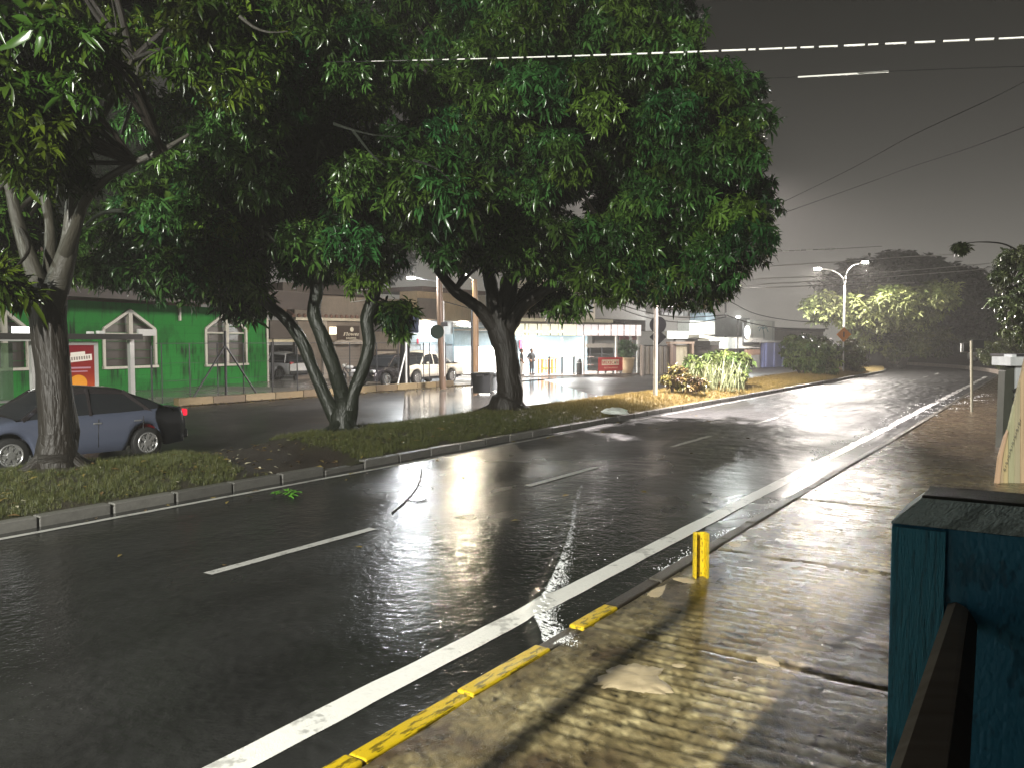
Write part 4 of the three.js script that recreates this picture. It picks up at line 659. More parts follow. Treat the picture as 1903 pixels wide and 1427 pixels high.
  { const b = f.world(a(1075), 0.12, 0.1), lb = thing('waste_bin', 'slim dark pedestal bin at the eatery entrance between the rail posts', 'bin', b); part('body', new THREE.LatheGeometry([[0, 0], [0.16, 0], [0.2, 0.1], [0.2, 0.8], [0.14, 0.9], [0.12, 1.05], [0, 1.08]].map(([x, q]) => new THREE.Vector2(x, q)), 14).translate(b.x, b.y, b.z), M.dark, lb); part('rim', new THREE.TorusGeometry(0.2, 0.025, 6, 16).rotateX(Math.PI / 2).translate(b.x, b.y + 0.8, b.z), M.steel, lb); }
  // people by the entrance
  const person = (u, v, depth, turn, label, shirt, legs, pose) => {
    const p = P(u, v, depth).setY(0.12), t2 = thing('person', label, 'person', V(0, 0, 0));
    const seg = (A, B, ra, rb) => ({ A: V(...A), B: V(...B), ra, rb });
    const mc = (bones, cell, lo, size, inflate = 0) => { // one smooth skin over tapered bones
      const n = Math.ceil(size / cell), m = new MarchingCubes(n, new THREE.MeshStandardMaterial(), false, false, 60000); m.isolation = 0;
      const q = V(0, 0, 0), pa = V(0, 0, 0), ba = V(0, 0, 0);
      for (let k = 0; k < n; k++) for (let j = 0; j < n; j++) for (let i = 0; i < n; i++) {
        q.set(lo[0] + (i / n) * size, lo[1] + (j / n) * size, lo[2] + (k / n) * size); let s = 0;
        for (const b of bones) { pa.copy(q).sub(b.A); ba.copy(b.B).sub(b.A); const h = clamp(pa.dot(ba) / ba.lengthSq()); const dd = pa.addScaledVector(ba, -h).length() - lerp(b.ra, b.rb, h) - inflate; s += Math.exp(-dd * 55); }
        m.field[i + j * n + k * n * n] = Math.log(s) / 55;
      }
      m.update(); const c = m.count, g = new THREE.BufferGeometry(), P3 = m.positionArray.slice(0, c * 3), N3 = m.normalArray.slice(0, c * 3);
      for (let i = 0; i < c; i++) for (let a2 = 0; a2 < 3; a2++) P3[i * 3 + a2] = lo[a2] + (P3[i * 3 + a2] + 1) / 2 * size;
      g.setAttribute('position', new THREE.BufferAttribute(P3, 3)); g.setAttribute('normal', new THREE.BufferAttribute(N3, 3)); return prep(g);
    };
    const S = pose, head = [seg([0, 1.60, 0.01], [0, 1.66, 0.02], 0.085, 0.098), seg([0, 1.55, 0.035], [0, 1.57, 0.05], 0.055, 0.05), seg([0, 1.61, 0.105], [0, 1.595, 0.118], 0.014, 0.018), seg([-0.092, 1.62, 0], [-0.095, 1.60, 0], 0.016, 0.014), seg([0.092, 1.62, 0], [0.095, 1.60, 0], 0.016, 0.014)];
    const torso = [seg([0, 1.34, -0.01], [0, 1.52, 0], 0.07, 0.052), seg([-0.15, 1.37, 0], [0.15, 1.37, 0], 0.075, 0.075), seg([-0.08, 1.28, 0.01], [-0.06, 1.0, 0.01], 0.10, 0.10), seg([0.08, 1.28, 0.01], [0.06, 1.0, 0.01], 0.10, 0.10), seg([-0.08, 0.93, 0], [0.08, 0.93, 0], 0.105, 0.105)];
    const arms = S.arms.flatMap((A, i) => { const sx = i ? 1 : -1, sh = [sx * 0.2, 1.37, 0]; return [seg(sh, A[0], 0.058, 0.045), seg(A[0], A[1], 0.045, 0.034), seg(A[1], A[2], 0.034, 0.03), ...[-1.5, -0.5, 0.5, 1.5].map((k) => seg(A[2], [A[2][0] + 0.004 * k * sx, A[2][1] - 0.07 + 0.006 * Math.abs(k), A[2][2] + 0.012 * k + 0.02], 0.012, 0.008)), seg(A[2], [A[2][0] - sx * 0.03, A[2][1] - 0.035, A[2][2] + 0.035], 0.012, 0.009)]; });
    const lg = [-1, 1].flatMap((sx) => [seg([sx * 0.085, 0.92, 0], [sx * 0.11, 0.50, 0.02], 0.095, 0.062), seg([sx * 0.11, 0.50, 0.02], [sx * 0.12, 0.09, -0.01], 0.06, 0.042), seg([sx * 0.12, 0.05, -0.02], [sx * 0.13, 0.035, 0.16], 0.045, 0.035)]);
    const bones = [...head, ...torso, ...arms, ...lg], skin = mat([0.36, 0.20, 0.13], 0.5);
    const body = part('body', mc(bones, 0.016, [-0.9, -0.02, -0.9], 1.8), skin, t2);
    part('hair', mc([seg([0, 1.665, -0.005], [0, 1.68, 0.0], 0.1, 0.098), seg([0, 1.6, -0.045], [0, 1.66, -0.03], 0.07, 0.085)], 0.012, [-0.3, 1.4, -0.3], 0.6, 0.006), M.black, t2);
    part('eyes', [-1, 1].map((k) => ball(0.012, k * 0.034, 1.625, 0.104, 1, 0.7, 0.6, 8)), M.dark, t2);
    part('shirt', mc([...torso.slice(1), seg([0, 1.36, -0.01], [0, 1.43, 0], 0.075, 0.06), ...S.arms.map((A, i) => seg([(i ? 1 : -1) * 0.2, 1.37, 0], [lerp((i ? 1 : -1) * 0.2, A[0][0], 0.75), lerp(1.37, A[0][1], 0.75), lerp(0, A[0][2], 0.75)], 0.062, 0.056))], 0.016, [-0.6, 0.6, -0.6], 1.2, 0.014), mat(shirt, 0.7), t2);
    part('trousers', mc([seg([-0.07, 0.93, 0], [0.07, 0.93, 0], 0.1, 0.1), ...lg.filter((_, i) => i % 3 < 2)], 0.016, [-0.6, -0.05, -0.6], 1.2, 0.012), mat(legs, 0.7), t2);
    part('shoes', [-1, 1].map((k) => rbx(0.1, 0.09, 0.28, k * 0.125, 0.045, 0.06, 0.04, 0, 3)), M.black, t2);
    t2.position.copy(p); t2.rotation.y = turn; return t2;
  };
  const face = Math.atan2(f.n.x, f.n.z);
  person(988, 694, 56.5, face + 0.2, 'person in a dark shirt and dark trousers standing with hands on hips before the eatery', [0.05, 0.05, 0.055], [0.035, 0.04, 0.055], { arms: [[[-0.36, 1.14, -0.02], [-0.2, 0.97, 0.08], [-0.17, 0.98, 0.1]], [[0.36, 1.14, -0.02], [0.2, 0.97, 0.08], [0.17, 0.98, 0.1]]] });
  person(969, 695, 55, face + 1.0, 'person in a black shirt and pale trousers standing right beside the big tree trunk', [0.04, 0.04, 0.045], [0.5, 0.48, 0.45], { arms: [[[-0.26, 1.12, -0.05], [-0.22, 0.92, 0.1], [-0.2, 0.86, 0.14]], [[0.26, 1.12, -0.03], [0.24, 0.9, 0.1], [0.22, 0.84, 0.14]]] });
}
{ // sheet fence and brown gate right of the eatery, low buildings beyond
  const A = G(1188, 699), B = G(1460, 683), f = new Facade(A, B), y = (u, v, o = 0) => f.at(u, v, o)[1], a = (u, o = 0) => f.at(u, 650, o)[0];
  const fence = thing('sheet_fence', 'grey-brown fence of upright sheets behind the pale signpost', 'fence', A);
  for (let i = 0; i < 12; i++) { const u0 = 1196 + i * 4.2; part('sheet', f.rect(u0, 644, u0 + 4.0, 697 - i * 0.25, 0.02 + (i % 2) * 0.03, 0.04), mat([0.16 + 0.03 * (i % 3), 0.135 + 0.02 * (i % 3), 0.115], 0.5, { map: T.grime }), fence); }
  part('post', [f.rect(1193, 642, 1196, 699, 0.08, 0.14)], paintM([0.42, 0.34, 0.28]), fence);
  const gt = thing('gateway', 'brown timber gateway around a cream door leaf, left of the shrubs', 'gate', f.world(a(1265), 0, 0));
  part('post', f.rect(1246, 640, 1251, 694, 0.15, 0.25), paintM([0.30, 0.17, 0.11]), gt); part('post', f.rect(1286, 638, 1290, 690, 0.15, 0.25), paintM([0.42, 0.27, 0.18]), gt);
  part('beam', f.rect(1245, 635.5, 1291, 639.5, 0.18, 0.3), paintM([0.5, 0.33, 0.22]), gt); part('leaf', f.rect(1257, 642, 1283, 690, -0.1, 0.06), paintM([0.74, 0.66, 0.46]), gt); part('side_panel', f.rect(1251.2, 640, 1257, 692, 0, 0.1), paintM([0.2, 0.11, 0.08]), gt);
  const t = thing('flat_roof_shop', 'low white flat-roofed shop with dark shutter and white fascia, behind the shrubs', 'building', f.world(a(1300), 0, -4));
  parts('fascia', [f.rect(1240, 616, 1296, 630, -3, 0.3), f.rect(1282, 597, 1329, 622, -3.4, 1.5)], paintM([0.74, 0.76, 0.72], 0.4), t);
  part('upper_block', f.rect(1312, 582, 1329, 596.6, -3.6, 1.5), paintM([0.34, 0.46, 0.54], 0.4), t);
  parts('upper_wall', [f.rect(1200, 586, 1281, 616, -4.5, 2)], mat([0.09, 0.085, 0.08], 0.5), t); part('parapet', [f.rect(1230, 580, 1311, 597, -5.5, 0.3)], paintM([0.33, 0.33, 0.33]), t);
  for (let i = 0; i < 8; i++) part('parapet_post', f.rect(1234 + i * 9.5, 578, 1236 + i * 9.5, 597, -5.4, 0.1), paintM([0.22, 0.22, 0.22]), t);
  part('shutter', f.rect(1256, 628, 1320, 642, -3.3, 0.2), mat([0.12, 0.11, 0.10], 0.5), t);
  parts('eaves', [f.poly([[1300, 622], [1352, 630], [1352, 634], [1300, 628]], -2, 2), f.rect(1318, 631, 1345, 634, -1.2, 1.0)], paintM([0.6, 0.55, 0.46], 0.45), t);
  part('wall', f.rect(1290, 642, 1400, 692, -3.6, 0.2), mat([0.07, 0.06, 0.055], 0.6), t);
  const m = thing('mural_building', 'brightly lit white wall with a painted palm, right of the utility pole', 'building', f.world(a(1410), 0, -2));
  part('wall', [f.rect(1394, 596, 1440, 636, -2, 0.3)], paintM([0.78, 0.8, 0.76], 0.4), m);
  const mt = canvasTex(256, 256, (c) => { c.fillStyle = '#e9ece4'; c.fillRect(0, 0, 256, 256); c.strokeStyle = '#5f8a92'; c.lineWidth = 9; for (const [x, yy] of [[60, 70], [95, 40], [150, 38], [190, 70], [200, 120], [80, 110]]) { c.beginPath(); c.moveTo(130, 110); c.quadraticCurveTo((130 + x) / 2, Math.min(yy, 60) - 5, x, yy + 20); c.stroke(); } c.strokeStyle = '#6b7a78'; c.lineWidth = 12; c.beginPath(); c.moveTo(130, 110); c.quadraticCurveTo(150, 170, 140, 250); c.stroke(); });
  { const pg = new THREE.PlaneGeometry(1, 1), [x0, y0] = f.at(1400, 634, -1.98), [x1, y1] = f.at(1436, 598, -1.98); pg.scale(Math.abs(x1 - x0), y1 - y0, 1).translate((x0 + x1) / 2 * f.s, (y0 + y1) / 2, 0).applyMatrix4(f.matrix(-1.985)); part('mural', pg, mat([1, 1, 1], 0.5, { map: mt }), m); }
  part('low_wall', [f.rect(1345, 628, 1420, 648, -1, 0.4)], paintM([0.74, 0.74, 0.70], 0.4), m); part('brick_band', f.rect(1390, 650, 1419, 660, -0.9, 0.3), paintM([0.45, 0.28, 0.2]), m); part('lower_wall', f.rect(1385, 660, 1419, 684, -0.95, 0.3), paintM([0.42, 0.42, 0.42]), m);
  part('grey_block', f.rect(1330, 590, 1394, 626, -6, 0.4), paintM([0.30, 0.31, 0.30], 0.5), m); part('dark_band', f.rect(1384, 636.5, 1412, 641, -0.8, 0.2), M.dark, m);
  const rs = thing('round_sign', 'round white sign on a dark post in front of the grey block', 'sign', f.world(a(1388, 0.5), 0, 0.5));
  part('disc', (() => { const p = f.point(1388, 618, 0.5), q = p.clone().addScaledVector(f.n, 0.08); return bar(p, q, 0.55, 0.55, 24); })(), M.white, rs); part('rim', (() => { const p = f.point(1388, 618, 0.5); return bar(p.clone().addScaledVector(f.n, -0.03), p.clone().addScaledVector(f.n, 0.05), 0.62, 0.62, 24); })(), M.dark, rs); part('post', bar(f.point(1381.5, 640, 0.45), f.point(1381.5, 600, 0.45), 0.06), M.dark, rs);
  const bw = thing('blue_wall', 'dark blue wall left of the round dark tree', 'wall', f.world(a(1440), 0, -0.5)); part('wall', f.rect(1420, 637, 1475, 682, -0.5, 0.3), paintM([0.10, 0.12, 0.26], 0.45), bw); part('coping', f.rect(1408, 633, 1478, 636.6, -0.4, 0.5), paintM([0.5, 0.5, 0.5], 0.45), bw);
  for (const [u, k] of [[1425, 0], [1440, 1], [1456, 2]]) part('pilaster', f.rect(u, 637, u + 2.5, 682, -0.4, 0.1), paintM([0.14, 0.16, 0.32], 0.45), bw);
  const cw = thing('cream_wall_house', 'dim cream house behind the blue wall', 'building', f.world(a(1460, -12), 0, -12)); part('wall', f.rect(1438, 616, 1530, 680, -12, 4), paintM([0.36, 0.31, 0.24], 0.5), cw); part('roof', f.rect(1434, 610, 1534, 615.6, -11.4, 5), paintM([0.14, 0.11, 0.10]), cw);
  // floodlight on the mural wall
  const lp = f.point(1372, 592, 1.5), post = thing('floodlight_post', 'tall thin post with a small floodlight facing the palm mural', 'lamp post', f.world(a(1372, 1.5), 0, 1.5));
  part('pole', bar(f.world(a(1372, 1.5), 0, 1.5), lp, 0.05, 0.05), M.darkSteel, post); part('lamp_head', rbx(0.3, 0.14, 0.2, lp.x, lp.y + 0.1, lp.z, 0.03), LAMP, post); lampLight(lp.clone().add(V(0, 0.1, 0)), [0.95, 1, 0.97], 220, 3);
}

// ---------- vehicles ----------
function loft(stations, close = true) { // half sections from the sill up to the middle line, mirrored
  const pos = [], idx = [], n = stations[0].p.length, W = 2 * n - 1;
  for (const s of stations) { const pts = [...s.p.map(([x, y]) => [x, y]), ...s.p.slice(0, -1).reverse().map(([x, y]) => [-x, y])]; for (const [x, y] of pts) pos.push(x, y, s.z); }
  for (let i = 0; i < stations.length - 1; i++) for (let j = 0; j < W - 1; j++) { const a = i * W + j, b = a + W; idx.push(a, a + 1, b, b, a + 1, b + 1); }
  const g = new THREE.BufferGeometry(); g.setAttribute('position', new THREE.Float32BufferAttribute(pos, 3)); g.setIndex(idx);
  let q = g; if (close) { const ends = []; for (const i of [0, stations.length - 1]) for (let j = 1; j < W - 1; j++) { const a = i * W; i ? ends.push(a, a + j + 1, a + j) : ends.push(a, a + j, a + j + 1); } q.setIndex([...idx, ...ends]); }
  q.computeVertexNormals(); return prep(q);
}
function sample(list, z) { for (let i = 0; i < list.length - 1; i++) if (z <= list[i + 1][0]) { const t = smooth(list[i][0], list[i + 1][0], z); return list[i].map((v, k) => k ? lerp(v, list[i + 1][k], lerp((z - list[i][0]) / (list[i + 1][0] - list[i][0]), t, 0.35)) : z); } return list[list.length - 1]; }
function wheels(t, zs, hw, r, rimM = M.rim) {
  for (const z of zs) for (const s of [-1, 1]) {
    const w = part('wheel', new THREE.LatheGeometry([[r * 0.62, -0.1], [r * 0.95, -0.1], [r, -0.06], [r, 0.06], [r * 0.95, 0.1], [r * 0.62, 0.1]].map(([x, y]) => new THREE.Vector2(x, y)), 28).rotateZ(Math.PI / 2).translate(s * (hw - 0.08), r, z), M.tyre, t);
    const gs = [new THREE.TorusGeometry(r * 0.63, 0.022, 8, 28).rotateY(Math.PI / 2).translate(s * (hw + 0.012), r, z), new THREE.CylinderGeometry(r * 0.62, r * 0.62, 0.02, 24).rotateZ(Math.PI / 2).translate(s * (hw - 0.06), r, z), new THREE.CylinderGeometry(0.06, 0.07, 0.07, 12).rotateZ(Math.PI / 2).translate(s * (hw - 0.01), r, z)];
    for (let k = 0; k < 7; k++) { const g = new THREE.BoxGeometry(0.035, r * 0.56, 0.055); g.translate(0, r * 0.34, 0); g.rotateX(k / 7 * Math.PI * 2); gs.push(g.translate(s * (hw - 0.005), r, z)); }
    part('rim', gs, rimM, w);
  }
}
function buildCar(name, label, o) {
  const t = thing(name, label, o.category ?? 'car', V(0, 0, 0), o.group), hw = o.w / 2, body = o.body, st = [];
  for (let i = 0; i <= 44; i++) { const z = lerp(o.top[0][0], o.top[o.top.length - 1][0], i / 44), [, yt, wf, yb] = sample(o.top, z), w = hw * wf, belt = yt - 0.05;
    let sill = yb; for (const wz of o.wheels) { const q = (o.r + 0.07) ** 2 - (z - wz) ** 2; if (q > 0) sill = Math.max(sill, o.r + Math.sqrt(q)); }
    st.push({ z, p: [[w * 0.8, Math.min(sill, belt - 0.06)], [w * 0.97, Math.min(sill, belt - 0.05)], [w, lerp(sill, belt, 0.3)], [w * 1.0, lerp(sill, belt, 0.6)], [w * 0.975, lerp(sill, belt, 0.9)], [w * 0.93, belt + 0.02], [w * 0.8, yt], [w * 0.4, yt + 0.025], [0, yt + 0.03]] }); }
  part('body', loft(st), body, t);
  part('underbody', bx(o.w * 0.84, 0.3, (o.top[o.top.length - 1][0] - o.top[0][0]) * 0.9, 0, 0.42, 0), M.black, t);
  const cs = []; for (let i = 0; i <= 30; i++) { const z = lerp(o.cab[0][0], o.cab[o.cab.length - 1][0], i / 30), [, yr] = sample(o.cab, z), b0 = o.belt; const yr2 = Math.max(yr, b0 + 0.02), ww = hw * lerp(0.9, 0.71, clamp((yr2 - b0) / 0.5)); cs.push({ z, p: [[hw * 0.9, b0 - 0.04], [hw * 0.885, b0 + (yr2 - b0) * 0.25], [lerp(hw * 0.88, ww, 0.8), b0 + (yr2 - b0) * 0.75], [ww * 0.98, yr2 - 0.035], [ww * 0.8, yr2 - 0.006], [ww * 0.4, yr2 + 0.008], [0, yr2 + 0.012]] }); }
  const gl = part('window', loft(cs), o.glass ?? M.glass, t);
  const ymax = Math.max(...o.cab.map((c) => c[1])), rs = cs.filter((c) => c.p[6][1] > ymax - 0.11).map((c) => ({ z: c.z, p: c.p.slice(2).map(([x, y]) => [x * 1.012, y + 0.008]) }));
  part('roof', loft(rs, false), o.roofMat ?? body, t);
  const pill = []; const find = (z) => cs.reduce((a, b) => (Math.abs(b.z - z) < Math.abs(a.z - z) ? b : a));
  for (const s of [-1, 1]) for (const z of o.pillars) { const c = find(z[0]), e = find(z[1]); pill.push(rod(V(s * (c.p[0][0] + 0.008), o.belt - 0.02, c.z), V(s * (e.p[3][0] + 0.012), e.p[3][1], e.z), 0.05, 0.07)); }
  parts('pillar', pill, o.roofMat ?? body, t);
  for (const s of [-1, 1]) for (const z of [o.mirrorZ - 0.1, o.mirrorZ - 0.95, o.mirrorZ - 1.85]) part('door_seam', [rod(V(s * hw * 0.985, o.belt - 0.62, z), V(s * hw * 1.001, o.belt - 0.42, z), 0.012, 0.012), rod(V(s * hw * 1.001, o.belt - 0.42, z), V(s * hw * 0.985, o.belt - 0.08, z - 0.02), 0.012, 0.012)], M.black, t);
  wheels(t, o.wheels, hw, o.r, o.rimM);
  const zr = o.top[0][0], zf = o.top[o.top.length - 1][0];
  for (const s of [-1, 1]) {
    part('tail_light', rbx(0.34, 0.14, 0.10, s * hw * 0.66, o.tailY, zr + 0.05, 0.03, s * 0.3), o.tail, t); part('headlight', rbx(0.36, 0.14, 0.16, s * hw * 0.66, o.headY, zf - 0.07, 0.04, -s * 0.4), o.head, t);
    part('mirror', rbx(0.18, 0.11, 0.09, s * (hw + 0.08), o.belt + 0.06, o.mirrorZ, 0.04), body, t); parts('door_handle', [rbx(0.025, 0.03, 0.16, s * hw * 0.985, o.belt - 0.16, o.mirrorZ - 0.95, 0.01), rbx(0.025, 0.03, 0.16, s * hw * 0.985, o.belt - 0.16, o.mirrorZ - 1.75, 0.01)], M.steel, t);
  }
  parts('bumper', [rbx(o.w * 0.86, 0.2, 0.12, 0, 0.42, zr + 0.02, 0.05), rbx(o.w * 0.84, 0.2, 0.12, 0, 0.38, zf - 0.02, 0.05)], o.bumper ?? body, t);
  part('number_plate', rbx(0.34, 0.16, 0.02, 0, 0.62, zr - 0.035, 0.008), M.white, t);
  return t;
}
const SEDAN = { w: 1.72, r: 0.31, belt: 0.93, tailY: 0.86, headY: 0.66, mirrorZ: 0.72, wheels: [-1.22, 1.33], top: [[-2.15, 0.80, 0.80, 0.34], [-2.05, 0.98, 0.90, 0.26], [-1.6, 1.01, 0.97, 0.22], [-0.8, 0.97, 1, 0.2], [0.6, 0.95, 1, 0.2], [1.2, 0.93, 0.97, 0.21], [1.9, 0.76, 0.88, 0.24], [2.2, 0.6, 0.74, 0.32]], cab: [[-1.85, 0.97], [-1.3, 1.22], [-0.75, 1.42], [-0.1, 1.475], [0.35, 1.43], [0.8, 1.2], [1.2, 0.94]], pillars: [[1.05, 0.4], [-0.15, -0.15], [-1.35, -0.8]], tail: mat([0.4, 0.01, 0.015], 0.2, { em: [1, 0.02, 0.05], emi: 1.3 }), head: mat([0.8, 0.8, 0.8], 0.1) };
{
  const blue = mat([0.095, 0.11, 0.16], 0.28, { metal: 0.2, clearcoat: 1, clearcoatRoughness: 0.05 });
  const t = buildCar('parked_car', '', { ...SEDAN, body: blue, roofMat: mat([0.03, 0.026, 0.028], 0.2, { clearcoat: 1 }) }); t.name = 'passing_car';
  tag(t, 'blue-grey saloon with a lit red tail light driving behind the left tree', 'car');
  const fr = G(30, 877), re = G(262, 851), d = fr.clone().sub(re).normalize(), n = V(-d.z, 0, d.x); if (n.x > 0) n.negate();
  const c = fr.clone().add(re).multiplyScalar(0.5).addScaledVector(n, 0.8).addScaledVector(d, -0.055); t.position.set(c.x, 0.006, c.z); t.rotation.y = Math.atan2(d.x, d.z);
  const dk = mat([0.022, 0.02, 0.024], 0.25, { metal: 0.3, clearcoat: 1 }), gone = { tail: mat([0.3, 0.02, 0.02], 0.25), head: mat([0.6, 0.6, 0.6], 0.12) };
  const SUV = { ...SEDAN, ...gone, w: 1.78, belt: 1.02, r: 0.35, tailY: 1.0, headY: 0.8, top: [[-2.1, 0.95, 0.86, 0.36], [-2.0, 1.03, 0.93, 0.3], [-1.0, 1.03, 1, 0.26], [0.7, 1.02, 1, 0.26], [1.3, 0.99, 0.97, 0.26], [1.95, 0.84, 0.88, 0.3], [2.15, 0.62, 0.76, 0.36]], cab: [[-2.02, 1.05], [-1.85, 1.4], [-1.5, 1.6], [-0.5, 1.66], [0.35, 1.6], [0.85, 1.3], [1.25, 1.02]], pillars: [[1.1, 0.4], [-0.15, -0.2], [-1.7, -1.55]] };
  const a = buildCar('parked_car', 'dark sports utility car parked behind the dark post and wire fence', { ...SUV, body: dk }); const pa = G(748, 717, 0.05); a.position.set(pa.x - 0.9, 0.055, pa.z); a.rotation.y = 0.05;
  const w = buildCar('parked_car', 'white hatchback seen from behind in the carport beside the green building', { ...SUV, ...gone, tail: mat([0.45, 0.05, 0.07], 0.25), body: mat([0.72, 0.72, 0.72], 0.25, { clearcoat: 1 }), bumper: M.dark }); const pw = G(528, 704, 0.05); w.position.set(pw.x - 0.6, 0.055, pw.z); w.rotation.y = -Math.PI / 2 - 0.05;
  const wf = buildCar('parked_car', 'small white car far off by the right kerb, past the street-name post', { ...SUV, ...gone, body: mat([0.72, 0.72, 0.7], 0.25, { clearcoat: 1 }) }); const pf = P(1842, 676, 84); wf.position.set(pf.x, 0.25, pf.z); wf.rotation.y = 0.9;
  // pickup
  const PU = { ...SEDAN, ...gone, w: 1.8, r: 0.37, belt: 1.08, tailY: 0.9, headY: 0.85, mirrorZ: 0.75, wheels: [-1.5, 1.55], top: [[-2.6, 1.02, 0.97, 0.48], [-2.5, 1.06, 0.99, 0.44], [-1.0, 1.06, 1, 0.42], [0.9, 1.08, 1, 0.4], [1.3, 1.08, 0.98, 0.4], [2.2, 0.98, 0.92, 0.42], [2.5, 0.8, 0.84, 0.48]], cab: [[-0.62, 1.12], [-0.55, 1.5], [-0.35, 1.74], [0.2, 1.79], [0.6, 1.72], [1.0, 1.4], [1.3, 1.1]], pillars: [[1.15, 0.6], [0.1, 0.1], [-0.55, -0.4]], body: mat([0.74, 0.70, 0.60], 0.3, { clearcoat: 1 }) };
  const p = buildCar('pickup', 'white pickup truck with a roll bar, parked before the white building', { ...PU, category: 'pickup truck', bumper: M.steel }); const pp = G(838, 711, 0.05);
  part('load_bed', [bx(1.5, 0.05, 1.75, 0, 1.115, -1.68)], M.dark, p); part('roll_bar', [rod(V(0.75, 1.05, -0.75), V(0.6, 1.62, -0.85), 0.07, 0.07), rod(V(-0.75, 1.05, -0.75), V(-0.6, 1.62, -0.85), 0.07, 0.07), rod(V(-0.62, 1.6, -0.85), V(0.62, 1.6, -0.85), 0.07, 0.07), rod(V(0.6, 1.6, -0.85), V(0.72, 1.08, -1.7), 0.06, 0.06), rod(V(-0.6, 1.6, -0.85), V(-0.72, 1.08, -1.7), 0.06, 0.06)], M.white, p);
  p.position.set(pp.x - 0.82, 0.055, pp.z + 1.5);
  // motorcycle
  const mb = G(655, 709, 0.05), m = thing('motorcycle', 'small motorcycle parked before the garage door, between the tree stems', 'motorcycle', V(0, 0, 0));
  for (const z of [-0.65, 0.65]) { const wh = part('wheel', new THREE.TorusGeometry(0.27, 0.05, 8, 24).rotateY(Math.PI / 2).translate(0, 0.32, z), M.tyre, m); part('rim', [new THREE.TorusGeometry(0.2, 0.02, 6, 20).rotateY(Math.PI / 2).translate(0, 0.32, z), bx(0.02, 0.4, 0.03, 0, 0.32, z), bx(0.02, 0.03, 0.4, 0, 0.32, z)], M.rim, wh); }
  part('frame', [bar(V(0, 0.32, 0.65), V(0, 0.95, 0.4), 0.03), bar(V(0, 0.75, 0.42), V(0, 0.7, -0.5), 0.035), bar(V(0, 0.7, -0.3), V(0, 0.32, -0.65), 0.03), bar(V(0, 0.45, 0.2), V(0, 0.7, 0.4), 0.03)], M.darkSteel, m); part('engine', rbx(0.26, 0.3, 0.4, 0, 0.42, 0.02, 0.06), M.steel, m); part('tank', ball(0.18, 0, 0.82, 0.16, 0.8, 0.7, 1.4, 14), mat([0.55, 0.55, 0.56], 0.2), m); part('seat', rbx(0.24, 0.1, 0.62, 0, 0.8, -0.36, 0.05), M.black, m); part('handlebar', [bar(V(-0.34, 1.02, 0.36), V(0.34, 1.02, 0.36), 0.018), bar(V(0, 0.95, 0.4), V(0, 1.03, 0.36), 0.02)], M.steel, m); part('headlight', ball(0.1, 0, 0.92, 0.5), mat([0.8, 0.8, 0.78], 0.1), m);
  m.position.copy(mb); m.rotation.y = -0.9;
}
